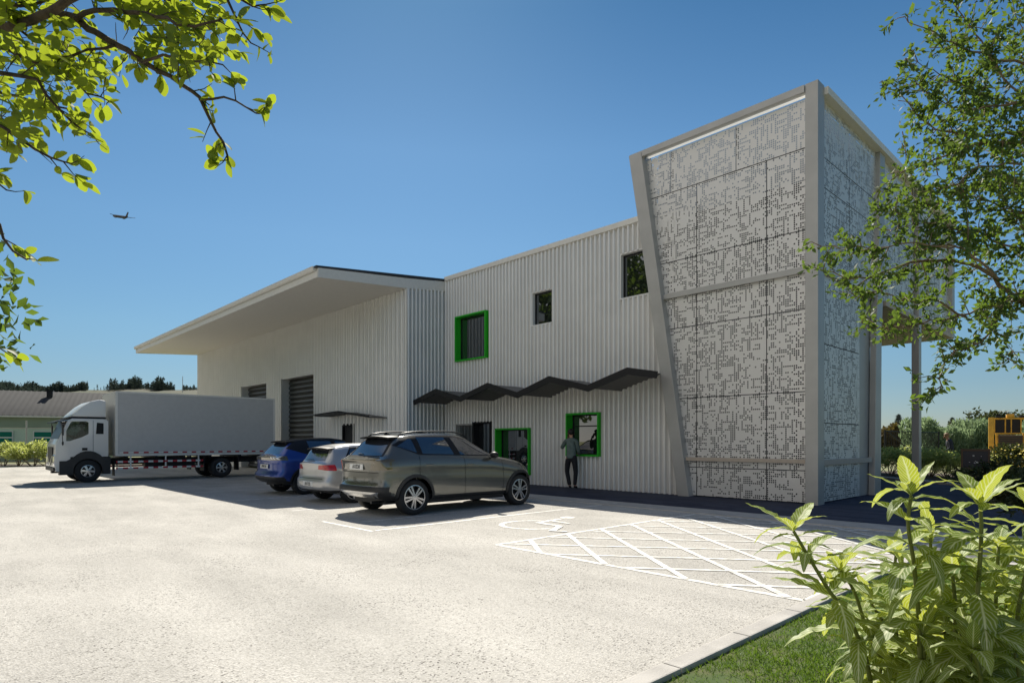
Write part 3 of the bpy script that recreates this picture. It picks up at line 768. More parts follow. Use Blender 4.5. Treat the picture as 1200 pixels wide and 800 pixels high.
# zig-zag canopies
def zigzag(pts, v0, v1, thick, drop, parent, cut=None):
    P = [Vector((p[0], 0, p[1])) for p in pts]
    # folded sheet with small ribs along the slope direction
    S = []
    for a, b in zip(P, P[1:]):
        k = max(2, int((b - a).length / 0.09))
        for i in range(k):
            q = a.lerp(b, i / k); q.z += (0.022 if i % 2 else -0.022) - 0.06
            S.append(q)
    q = P[-1].copy(); q.z -= 0.05; S.append(q)
    V = []; F = []
    for s in S:
        xb = min(s.x, cut) if cut else s.x
        zb = s.z if xb == s.x else pts[-2][1] - .05
        V += [(s.x, v0 + .05, s.z), (xb, v1, zb), (s.x, v0 + .05, s.z - .012), (xb, v1, zb - .012)]
    for i in range(len(S) - 1):
        a = 4 * i; b = 4 * (i + 1)
        F += [(a, b, b + 1, a + 1), (a + 2, a + 3, b + 3, b + 2)]
    top = np_mesh("folded_canopy", V, F, MT['canopysheet'], parent)
    bm = bmesh.new()
    up = [(p[0], p[1]) for p in pts]
    # offset downwards by the fascia depth measured square to each slope
    def off(i, d):
        n = Vector((0, 0))
        if i > 0:
            t = (Vector(up[i]) - Vector(up[i - 1])).normalized(); n += Vector((t.y, -t.x))
        if i < len(up) - 1:
            t = (Vector(up[i + 1]) - Vector(up[i])).normalized(); n += Vector((t.y, -t.x))
        n.normalize(); return Vector(up[i]) + n * d
    dn = [tuple(off(i, drop)) for i in range(len(up))]
    for i in range(len(up) - 1):
        prism(bm, [up[i], up[i + 1], dn[i + 1], dn[i]], 'y', v0, v0 + .05)
    obj("canopy_edge", bm, MT['black'], top)
    return top
Z1 = [(-20.07, 3.10), (-18.64, 3.46), (-17.21, 3.10), (-15.72, 3.48), (-14.28, 3.08), (-12.88, 3.49), (-11.37, 3.12), (-9.99, 3.50), (-9.05, 3.32)]
zigzag(Z1, 13.75, MV - .01, 0.02, 0.19, BLD, -9.99)
Z2 = [(-26.2, 2.71), (-24.7, 2.77), (-23.94, 2.79), (-21.5, 2.52)]
zigzag(Z2, 12.6, WV - .01, 0.02, 0.05, BLD)

# tower: frame
FR = MT['frame']
def lu(z):  # leaning left edge of the front face
    return -9.27 - (10.91 - 9.27) * z / 9.9
bm = bmesh.new(); prism(bm, [(lu(0) , 0.0), (lu(0) + .34, 0.0), (lu(9.9) + .43, 9.9), (lu(9.9), 9.93)], 'y', 15.10, 15.62, 0.01); obj("column", bm, FR, BLD)
bm = bmesh.new(); box(bm, -5.88, -5.585, 15.16, 15.56, 0, 9.97, 0.008); obj("column", bm, FR, BLD)
bm = bmesh.new(); prism(bm, [(19.25, 0), (19.80, 0), (19.88, 4.5), (20.12, 6.6), (20.2, 9.75), (19.75, 9.75), (19.62, 6.5), (19.40, 4.5)], 'x', -5.74, -5.58, 0.01); obj("column", bm, FR, BLD)
bm = bmesh.new(); box(bm, -5.80, -5.58, 23.80, 24.08, 0, 9.7, 0.01); obj("column", bm, FR, BLD)
bm = bmesh.new(); box(bm, -5.90, -5.56, 28.35, 28.72, 5.45, 9.7, 0.01); obj("column", bm, FR, BLD)
bm = bmesh.new(); box(bm, -10.9, -10.6, 28.35, 28.7, 0, 5.43); obj("column", bm, FR, BLD)
bm = bmesh.new(); box(bm, -5.80, -5.76, 18.36, 19.45, 0.01, 9.6); obj("recessed_wall_strip", bm, MT['frame'], BLD)
for z0, z1 in ((5.53, 5.67), (0.98, 1.07)):
    bm = bmesh.new(); box(bm, lu(z0) + .33, -5.885, 15.22, 15.30, z0, z1, 0.004); obj("rail", bm, FR if z0 > 2 else MT['tan'], BLD)
bm = bmesh.new(); box(bm, -5.68, -5.60, 15.565, 19.10, 0.93, 1.06, 0.004); obj("rail", bm, MT['tan'], BLD)
bm = bmesh.new(); box(bm, -5.68, -5.62, 15.565, 19.5, 5.55, 5.63, 0.004); obj("rail", bm, FR, BLD)
bm = bmesh.new(); box(bm, lu(9.9) + .02, -5.885, 15.12, 15.288, 9.78, 9.95, 0.004); obj("top_beam", bm, FR, BLD)
bm = bmesh.new(); box(bm, -5.84, -5.50, 15.565, 28.8, 9.76, 9.94, 0.006); obj("top_beam", bm, MT['fascia'], BLD)
bm = bmesh.new(); box(bm, lu(9.7) + .44, -5.885, 15.29, 15.30, 9.72, 9.80); obj("light_strip", bm, MT['led'], BLD)  # translucent strip added for the bright sunlit gap under the beam; no lamp
bm = bmesh.new(); box(bm, -10.9, -6.0, 28.45, 28.6, 5.7, 8.1); obj("rear_screen", bm, FR, BLD)
bm = bmesh.new(); box(bm, -11.2, -5.58, 20.3, 28.7, 5.44, 5.60, 0.01); obj("soffit", bm, MT['tan'], BLD)
bm = bmesh.new()
bm.faces.new([bm.verts.new(p) for p in ((-10.7, 15.65, 8.1), (-10.7, 28.3, 8.1), (-10.85, 28.3, 9.7), (-10.85, 15.65, 9.7))])
obj("perforated_panel", bm, MT['screen_y'], BLD)
bm = bmesh.new()
bm.faces.new([bm.verts.new(p) for p in ((-10.7, 28.4, 8.1), (-5.95, 28.4, 8.1), (-5.95, 28.4, 9.7), (-10.8, 28.4, 9.7))])
obj("perforated_panel", bm, MT['screen_x'], BLD)
bm = bmesh.new(); box(bm, -10.92, -10.80, 15.65, 28.4, 9.72, 9.92); box(bm, -10.8, -5.86, 28.3, 28.45, 9.72, 9.92); obj("top_beam", bm, FR, BLD)
# carrier rails behind the panel joints
bm = bmesh.new()
for z in (6.58, 8.54, .80, 2.70, 4.68): box(bm, lu(z) + .36, -5.89, 15.345, 15.38, z - .03, z + .03)
for u, a, b in ((-8.82, .02, 8.50), (-6.88, .02, 8.50), (-9.63, 8.58, 9.7), (-7.69, 8.58, 9.7)): box(bm, u - .03, u + .03, 15.385, 15.42, a, b)
obj("carrier_rail", bm, MT['inner'], BLD)
bm = bmesh.new()
for z in (1.95, 3.87, 7.67, 8.40): box(bm, -5.76, -5.72, 15.57, 18.38 if z < 5 else 28.3, z - .03, z + .03)
for v in (17.6, 22.0, 26.3): box(bm, -5.80, -5.765, v - .03, v + .03, 5.65, 9.7)
obj("carrier_rail", bm, MT['inner'], BLD)
# perforated panels, one mesh each
def panel_x(u0, u1, z0, z1, lean=False):
    g = 0.012
    bm = bmesh.new()
    l0 = (lu(z0 + g) + .30) if lean else u0 + g
    l1 = (lu(z1 - g) + .36) if lean else u0 + g
    y = 15.33
    vs = [bm.verts.new(p) for p in ((l0, y, z0 + g), (u1 - g, y, z0 + g), (u1 - g, y, z1 - g), (l1, y, z1 - g))]
    bm.faces.new(vs)
    obj("perforated_panel", bm, MT['screen_x'], BLD)
for z0, z1 in ((0.02, 0.80), (0.80, 2.70), (2.70, 4.68), (4.68, 5.60)):
    panel_x(0, -8.82, z0, z1, True) if lu(z0) + .35 < -8.9 else None
    panel_x(-8.82, -6.88, z0, z1); panel_x(-6.88, -5.87, z0, z1)
for z0, z1 in ((5.60, 6.58), (6.58, 8.54)):
    panel_x(0, -8.82, z0, z1, True); panel_x(-8.82, -6.88, z0, z1); panel_x(-6.88, -5.87, z0, z1)
panel_x(0, -9.63, 8.54, 9.71, True); panel_x(-9.63, -7.69, 8.54, 9.71); panel_x(-7.69, -5.87, 8.54, 9.71)
def panel_y(v0, v1, z0, z1):
    g = 0.012
    bm = bmesh.new()
    bm.faces.new([bm.verts.new(p) for p in ((-5.70, v0 + g, z0 + g), (-5.70, v1 - g, z0 + g), (-5.70, v1 - g, z1 - g), (-5.70, v0 + g, z1 - g))])
    obj("perforated_panel", bm, MT['screen_y'], BLD)
for z0, z1 in ((0.02, 1.0), (1.0, 1.95), (1.95, 3.87), (3.87, 5.6)):
    panel_y(15.55, 18.4, z0, z1)
for z0, z1 in ((5.6, 7.67), (7.67, 8.40), (8.40, 9.77)):
    panel_y(15.55, 17.6, z0, z1); panel_y(17.6, 19.75, z0, z1)
    panel_y(20.25, 22.0, z0, z1); panel_y(22.0, 23.65, z0, z1)
    panel_y(24.3, 26.3, z0, z1); panel_y(26.3, 28.36, z0, z1)

# the building's parts were written in site coordinates: seat them under the Empty
for o in set(scene.objects) - _before:
    if o.parent is BLD:
        o.matrix_parent_inverse = BINV
# ------------------------------------------------------------------ vehicles
def smooth_fn(pts):
    """monotone cubic through control points"""
    X = np.array([p[0] for p in pts], float); Y = np.array([p[1] for p in pts], float)
    h = np.diff(X); d = np.diff(Y) / h
    m = np.zeros(len(X)); m[0] = d[0]; m[-1] = d[-1]
    for i in range(1, len(X) - 1):
        m[i] = 0 if d[i - 1] * d[i] <= 0 else 2 * d[i - 1] * d[i] / (d[i - 1] + d[i])
    def f(x):
        x = min(max(x, X[0]), X[-1])
        i = min(max(int(np.searchsorted(X, x) - 1), 0), len(h) - 1)
        t = (x - X[i]) / h[i]
        return ((2 * t**3 - 3 * t**2 + 1) * Y[i] + (t**3 - 2 * t**2 + t) * h[i] * m[i] + (-2 * t**3 + 3 * t**2) * Y[i + 1] + (t**3 - t**2) * h[i] * m[i + 1])
    return f

def inpoly(x, y, poly):
    c = False; j = len(poly) - 1
    for i in range(len(poly)):
        xi, yi = poly[i]; xj, yj = poly[j]
        if (yi > y) != (yj > y) and x < (xj - xi) * (y - yi) / (yj - yi) + xi: c = not c
        j = i
    return c

def car_wheel(parent, x, side, R, W, track, spokes, style):
    """wheel > tyre, rim. side -1 = right, +1 = left"""
    w = empty("wheel"); w.parent = parent; w.location = (x, side * track, R)
    key = (R, W, spokes, style)
    if key not in WHEELS:
        bm = bmesh.new()
        ri = R * (0.52 if style == 'truck' else 0.69)
        prof = [(ri, -W * .46), (ri + .012, -W * .49), (R - .05, -W * .5), (R - .012, -W * .44), (R, -W * .34), (R, W * .34), (R - .012, W * .44), (R - .05, W * .5), (ri + .012, W * .49), (ri, W * .46)]
        lathe(bm, prof, 40)
        for k in range(1, 4):
            pass
        me = bpy.data.meshes.new("tyre"); bm.to_mesh(me); bm.free(); me.materials.append(MT['tyre'])
        me.polygons.foreach_set('use_smooth', [True] * len(me.polygons)); me.set_sharp_from_angle(angle=math.radians(50))
        # rim: dark barrel and bright spokes, outer face at -y
        bm = bmesh.new()
        lathe(bm, [(ri, -W * .44), (ri, W * .44), (ri - .02, W * .44), (ri - .03, 0.0), (ri - .02, -W * .42)], 40)
        lathe(bm, [(ri - .03, -.01), (ri - .03, .01), (0.001, .02), (0.001, -.02)], 24)
        nd = len(bm.faces)
        lathe(bm, [(ri + .004, -W * .465), (ri - .016, -W * .475), (ri - .02, -W * .43), (ri, -W * .43)], 40)
        yo = -W * .42
        for k in range(spokes):
            a0 = 2 * math.pi * k / spokes + .3
            for da, wd in (((-.14, .019), (.14, .019)) if style == 'split' else ((0.0, .036),)):
                a1 = a0 + da
                ca, sa = math.cos(a0), math.sin(a0); cb, sb = math.cos(a1 + (da * .25)), math.sin(a1 + (da * .25))
                p0 = Vector((ca * .03 - sa * da * .1, 0, sa * .03 + ca * da * .1)); p1 = Vector((cb * (ri - .01), 0, sb * (ri - .01)))
                d = (p1 - p0).normalized(); n = Vector((-d.z, 0, d.x))
                vs = []
                for p, ww, yy in ((p0, wd * .8, yo - .012), (p1, wd * 1.1, yo - .002)):
                    for s_ in (-1, 1):
                        vs.append(bm.verts.new(p + n * ww * s_ + Vector((0, yy, 0))))
                        vs.append(bm.verts.new(p + n * ww * s_ * 1.2 + Vector((0, yy + .045, 0))))
                f = [(0, 2, 6, 4), (1, 5, 7, 3), (0, 4, 5, 1), (2, 3, 7, 6), (4, 6, 7, 5), (0, 1, 3, 2)]
                for q in f: bm.faces.new([vs[i] for i in q])
        lathe(bm, [(0.055, yo - .004), (0.05, yo - .018), (0.001, yo - .02), (0.001, yo + .03), (0.055, yo + .03)], 16)
        bm.faces.ensure_lookup_table()
        for i, f in enumerate(bm.faces): f.material_index = 0 if i < nd else 1
        bmesh.ops.recalc_face_normals(bm, faces=bm.faces)
        mr = bpy.data.meshes.new("rim"); bm.to_mesh(mr); bm.free(); mr.materials.append(MT['rimdark']); mr.materials.append(MT['rim'])
        WHEELS[key] = (me, mr)
    me, mr = WHEELS[key]
    for nm, m_ in (("tyre", me), ("rim", mr)):
        o = bpy.data.objects.new(nm, m_); COL.objects.link(o); o.parent = w
        if side > 0: o.rotation_euler = (0, 0, math.pi)
    w.rotation_euler = (0, random.uniform(0, 1.2), 0)
    return w
WHEELS = {}

def text_mesh(name, body, size, M, material, parent, bold=0.0):
    cu = bpy.data.curves.new(name, 'FONT'); cu.body = body; cu.size = size; cu.align_x = 'CENTER'; cu.align_y = 'CENTER'; cu.offset = bold
    o = bpy.data.objects.new(name, cu); COL.objects.link(o)
    dg = bpy.context.evaluated_depsgraph_get()
    me = bpy.data.meshes.new_from_object(o.evaluated_get(dg))
    bpy.data.objects.remove(o)
    me.transform(M)
    me.materials.clear()
    return link_mesh(name, me, material, parent)

def build_car(root, P):
    L = P['L']
    zt, zr, zb, w, wr = (smooth_fn(P[k]) for k in ('belt', 'roof', 'bottom', 'width', 'roofw'))
    xs = sorted(set([0, .008, .02, .04, .07] + [round(float(v), 4) for v in np.arange(.1, L - .08, .05)] + [L - .07, L - .04, L - .018, L - .006, L]))
    NS = 30
    def section(x):
        W_, b, t, r, q = w(x), zb(x), zt(x), zr(x), wr(x)
        r = max(r, t + .004); q = min(q, W_ * .97)
        hh = t - b
        sh = P.get('shoulder', .02)
        ctrl = [(0, b), (W_ * .70, b), (W_ * .90, b + .03), (W_ * .975, b + .10), (W_ * .995, b + hh * .30), (W_ * 1.0, b + hh * .50), (W_ * .992, b + hh * .68), (W_ * (1.0 - .2 * sh), b + hh * .80), (W_ * (.995 - sh), b + hh * .92), (W_ * (.955 - sh), t)]
        g = r - t
        y0 = W_ * (.955 - sh)
        k = min(1, g / .35)
        ctrl += [(y0 * .75 + q * .25, t + g * (.30 * k + .5 * (1 - k))), (y0 * .35 + q * .65, t + g * (.68 * k + .75 * (1 - k))), (q, t + g * .90), (q * .90, t + g * .98), (q * .55, r + .008), (0, r + .015)]
        c = np.array(ctrl)
        s = np.concatenate([[0], np.cumsum(np.linalg.norm(np.diff(c, axis=0), axis=1) + 1e-4)]); s /= s[-1]
        # resample each segment with 2-3 points, gently smoothed
        out = []
        fy = smooth_fn(list(zip(s, c[:, 0]))); fz = smooth_fn(list(zip(s, c[:, 1])))
        par = []
        for i in range(len(s) - 1):
            n_ = 3 if i in (0,) else (3 if 9 <= i <= 14 else 2)
            for k_ in range(n_): par.append(s[i] + (s[i + 1] - s[i]) * k_ / n_)
        par.append(1.0)
        return [(max(0, fy(p)), fz(p)) for p in par]
    secs = [section(x) for x in xs]
    n = len(secs[0])
    g_rear = smooth_fn(P['rear_g']); g_front = smooth_fn(P['front_g'])
    def place(x, y, z):
        W_ = max(.3, w(.5))
        if x < .5:
            x += (g_rear(z) + P['rear_round'] * (abs(y) / W_) ** 3) * (1 - x / .5)
        if x > L - .7:
            x -= (g_front(z) + P['front_round'] * (abs(y) / W_) ** 2.2) * (1 - (L - x) / .7)
        return Vector((x, y, z))
    bm = bmesh.new()
    rows = []
    for x, sec in zip(xs, secs):
        right = [bm.verts.new(place(x, -y, z)) for y, z in sec]
        left = [right[0]] + [bm.verts.new(place(x, y, z)) for y, z in sec[1:-1]] + [right[-1]]
        rows.append((right, left))
    for (r0, l0), (r1, l1) in zip(rows, rows[1:]):
        for i in range(n - 1):
            bm.faces.new((r0[i], r1[i], r1[i + 1], r0[i + 1]))
            bm.faces.new((l0[i], l0[i + 1], l1[i + 1], l1[i]))
    # end caps as rows spanning the width
    for x, sec, (R_, L_), rear in ((xs[0], secs[0], rows[0], True), (xs[-1], secs[-1], rows[-1], False)):
        K = 12
        prev = None
        for i in range(1, n - 1):
            y, z = sec[i]
            line = [R_[i]] + [bm.verts.new(place(x, -y + 2 * y * k / K, z)) for k in range(1, K)] + [L_[i]]
            if prev is None:
                for k in range(K): 
                    try: bm.faces.new((R_[0], line[k], line[k + 1]))
                    except ValueError: pass
            else:
                for k in range(K):
                    bm.faces.new((prev[k], prev[k + 1], line[k + 1], line[k]))
            prev = line
        for k in range(K):
            bm.faces.new((prev[k], prev[k + 1], R_[n - 1]))
    bmesh.ops.recalc_face_normals(bm, faces=bm.faces)
    # regions: cut the sheet metal along their outlines, then hand each face to its part
    tagl = bm.faces.layers.int.new('part')
    names = ['body']
    bm.normal_update()
    def region(name, axis, poly, cond, over=False):
        if name not in names: names.append(name)
        ti = names.index(name)
        ax = {'side': (0, 2), 'rear': (1, 2), 'top': (0, 1)}[axis]
        xs_ = [p[0] for p in poly]; ys_ = [p[1] for p in poly]
        pad = .07
        for i in range(len(poly)):
            a, b = poly[i], poly[(i + 1) % len(poly)]
            x0, x1 = min(a[0], b[0]) - pad, max(a[0], b[0]) + pad
            y0, y1 = min(a[1], b[1]) - pad, max(a[1], b[1]) + pad
            fs = []
            for f in bm.faces:
                if not cond(f): continue
                c_ = f.calc_center_median()
                if x0 <= c_[ax[0]] <= x1 and y0 <= c_[ax[1]] <= y1: fs.append(f)
            if not fs: continue
            d = (b[0] - a[0], b[1] - a[1])
            no = [0, 0, 0]; no[ax[0]] = d[1]; no[ax[1]] = -d[0]
            co = [0, 0, 0]; co[ax[0]] = a[0]; co[ax[1]] = a[1]
            geom = list(set(fs) | {e for f in fs for e in f.edges} | {v for f in fs for v in f.verts})
            bmesh.ops.bisect_plane(bm, geom=geom, plane_co=co, plane_no=no, dist=1e-5)
        bm.normal_update()
        for f in bm.faces:
            if (f[tagl] == 0 or over) and cond(f):
                c_ = f.calc_center_median()
                if inpoly(c_[ax[0]], c_[ax[1]], poly): f[tagl] = ti
    side = lambda f: abs(f.normal.y) > .30 and abs(f.calc_center_median().y) > .4
    rear = lambda f: f.normal.x < -.18 and f.calc_center_median().x < 1.1
    front = lambda f: f.normal.x > .15 and f.calc_center_median().x > L - 2.6
    top = lambda f: f.normal.z > .6 and f.calc_center_median().z > P['roof'][7][1] - .08
    C = {'top': top, 'side': side, 'rear': rear, 'front': front}
    for wx in P['wheels']:
        R = P['R']
        circ = lambda rad: [(wx + rad * math.cos(a), P['R'] + rad * math.sin(a)) for a in np.linspace(0, 2 * math.pi, 28, endpoint=False)]
        region('_hole', 'side', circ(R + .045), side, True)
        region('wheel_arch', 'side', circ(R + .045 + P['clad']), side)
    for name, axis, poly, c in P['regions']:
        region(name, axis, poly, C[c])
    # vertex normals of the whole skin, kept on every part
    bm.normal_update()
    split = {}
    for f in bm.faces:
        split.setdefault(f[tagl], []).append(f)
    mats = {'body': P['paint'], 'window': MT['carglass'], 'windscreen': MT['carglass'], 'rear_window': MT['carglass'], 'pillar_trim': MT['black'], 'sill_trim': MT['plastic'],
            'wheel_arch': MT['plastic'], 'seam': MT['seam'], 'tail_lamp': P['lamp'], 'lamp_bar': P.get('bar', MT['lamp_smoke']), 'bumper': MT['plastic'], 'skid_plate': MT['chrome'],
            'headlamp': MT['lamp_clear'], 'grille': MT['black'], 'spoiler': MT['black'], 'roof_panel': P.get('roofmat', P['paint']), 'reflector': MT['lamp_red'], 'tailgate_trim': P.get('tgtrim', MT['carglass'])}
    for ti, fs in split.items():
        nm = names[ti]
        if nm == '_hole': continue
        groups = [fs]
        if nm in ('window', 'headlamp', 'tail_lamp', 'wheel_arch', 'sill_trim', 'seam'):
            # separate islands: each pane or lamp its own mesh
            left = set(fs); groups = []
            while left:
                st = [left.pop()]; g_ = list(st)
                while st:
                    f = st.pop()
                    for e in f.edges:
                        for q in e.link_faces:
                            if q in left: left.discard(q); st.append(q); g_.append(q)
                if len(g_) > 3: groups.append(g_)
        for g_ in groups:
            idx = {}; V = []; N = []; F = []
            for f in g_:
                r_ = []
                for v in f.verts:
                    if v not in idx:
                        idx[v] = len(V)
                        push = {'window': -.004, 'wheel_arch': .012, 'seam': -.006, 'rear_window': -.002}.get(nm, 0)
                        V.append(v.co + v.normal * push); N.append(v.normal.copy())
                    r_.append(idx[v])
                F.append(r_)
            me = bpy.data.meshes.new(nm); me.from_pydata([tuple(v) for v in V], [], F)
            me.polygons.foreach_set('use_smooth', [True] * len(me.polygons))
            me.normals_split_custom_set_from_vertices([tuple(q) for q in N])
            link_mesh(nm, me, mats[nm], root)
    bm.free()
    # dark underbody and wheel wells
    R = P['R']; Wd = w(L / 2)
    bm = bmesh.new()
    box(bm, .35, L - .35, -Wd + .32, Wd - .32, .24, .60)
    box(bm, .95 + R * .4, P['wheels'][1] - R - .12, -Wd + .10, Wd - .10, .22, .42)
    box(bm, .6, L - .6, -Wd + .12, Wd - .12, R * 2 + .07, R * 2 + .10)
    obj("underbody", bm, MT['black'], root)
    bm = bmesh.new()
    tube(bm, [(.12, -.45, .28), (.5, -.42, .27)], .03, 10)
    obj("exhaust", bm, MT['rimdark'], root)
    for wx in P['wheels']:
        for s_ in (-1, 1):
            car_wheel(root, wx, s_, R, P['W'], Wd - P['W'] / 2 - .03, P['spokes'], P['rimstyle'])
    # door handles, mirrors
    for hx, hz in P['handles']:
        for s_ in (-1, 1):
            bm = bmesh.new(); yb = w(hx) * .985
            box(bm, hx - .095, hx + .095, s_ * yb - .018, s_ * yb + .018, hz - .014, hz + .018, .008)
            obj("door_handle", bm, P.get('handlemat', P['paint']), root)
    mx, mz = P['mirror']
    for s_ in (-1, 1):
        bm = bmesh.new()
        y = s_ * (w(mx) + .09)
        ellipsoid(bm, (mx, y, mz), (.085, .12, .075), 14, 8)
        box(bm, mx - .02, mx + .04, min(y, s_ * (w(mx) - .12)), max(y, s_ * (w(mx) - .12)), mz - .07, mz - .045)
        obj("mirror", bm, P.get('mirrormat', P['paint']), root, smooth=True)
    if P.get('spoiler'):
        sx0, sx1, sz, sw, dz = P['spoiler']
        bm = bmesh.new()
        K = 10
        for i in range(K):
            ya, yb_ = -sw + 2 * sw * i / K, -sw + 2 * sw * (i + 1) / K
            ca, cb = .05 * (abs(ya) / sw) ** 2, .05 * (abs(yb_) / sw) ** 2
            dza, dzb = -.03 * (ya / sw) ** 2, -.03 * (yb_ / sw) ** 2
            q = [bm.verts.new(p) for p in ((sx0 + ca, ya, sz - dz + dza), (sx1, ya, sz + dza), (sx1, ya, sz - .05 + dza), (sx0 + ca, ya, sz - dz - .03 + dza), (sx0 + cb, yb_, sz - dz + dzb), (sx1, yb_, sz + dzb), (sx1, yb_, sz - .05 + dzb), (sx0 + cb, yb_, sz - dz - .03 + dzb))]
            for f in ((0, 4, 5, 1), (1, 5, 6, 2), (2, 6, 7, 3), (3, 7, 4, 0)): bm.faces.new([q[j] for j in f])
            if i == 0: bm.faces.new([q[j] for j in (0, 1, 2, 3)])
            if i == K - 1: bm.faces.new([q[j] for j in (4, 7, 6, 5)])
        bmesh.ops.remove_doubles(bm, verts=bm.verts, dist=1e-4); bmesh.ops.recalc_face_normals(bm, faces=bm.faces)
        obj("spoiler", bm, P.get('spoilermat', MT['black']), root, smooth=False)
    if P.get('rails'):
        for s_ in (-1, 1):
            bm = bmesh.new()
            pts = [(x, s_ * (wr(x) - .02), zr(x) + .045) for x in np.linspace(.75, 2.35, 12)]
            pts = [(pts[0][0] - .08, pts[0][1], pts[0][2] - .05)] + pts + [(pts[-1][0] + .1, pts[-1][1], pts[-1][2] - .055)]
            tube(bm, pts, .016, 8); obj("roof_rail", bm, MT['rimdark'], root, smooth=True)
        bm = bmesh.new(); prism(bm, [(.72, zr(.8)), (.92, zr(.9)), (.74, zr(.8) + .065), (.70, zr(.8) + .06)], 'y', -.012, .012); obj("aerial", bm, MT['black'], root)
    if P.get('wiper'):
        a, b = P['wiper']
        bm = bmesh.new(); tube(bm, [a, b], .010, 6); obj("wiper", bm, MT['black'], root)
    # number plate
    px_, pz_, tx = P['plate']
    pl = empty("number_plate"); pl.parent = root; pl.location = (px_, 0, pz_); pl.rotation_euler = (0, P.get('plate_tilt', 0.05), 0)
    bm = bmesh.new(); box(bm, -.006, .006, -.26, .26, -.058, .058, .003); obj("plate", bm, MT['tapewhite'], pl)
    Mx = Matrix(((0, 0, -1, -.0075), (-1, 0, 0, 0), (0, 1, 0, 0), (0, 0, 0, 1)))
    text_mesh("plate_lettering", tx, .105, Mx, MT['ink'], pl, .004)
    return root

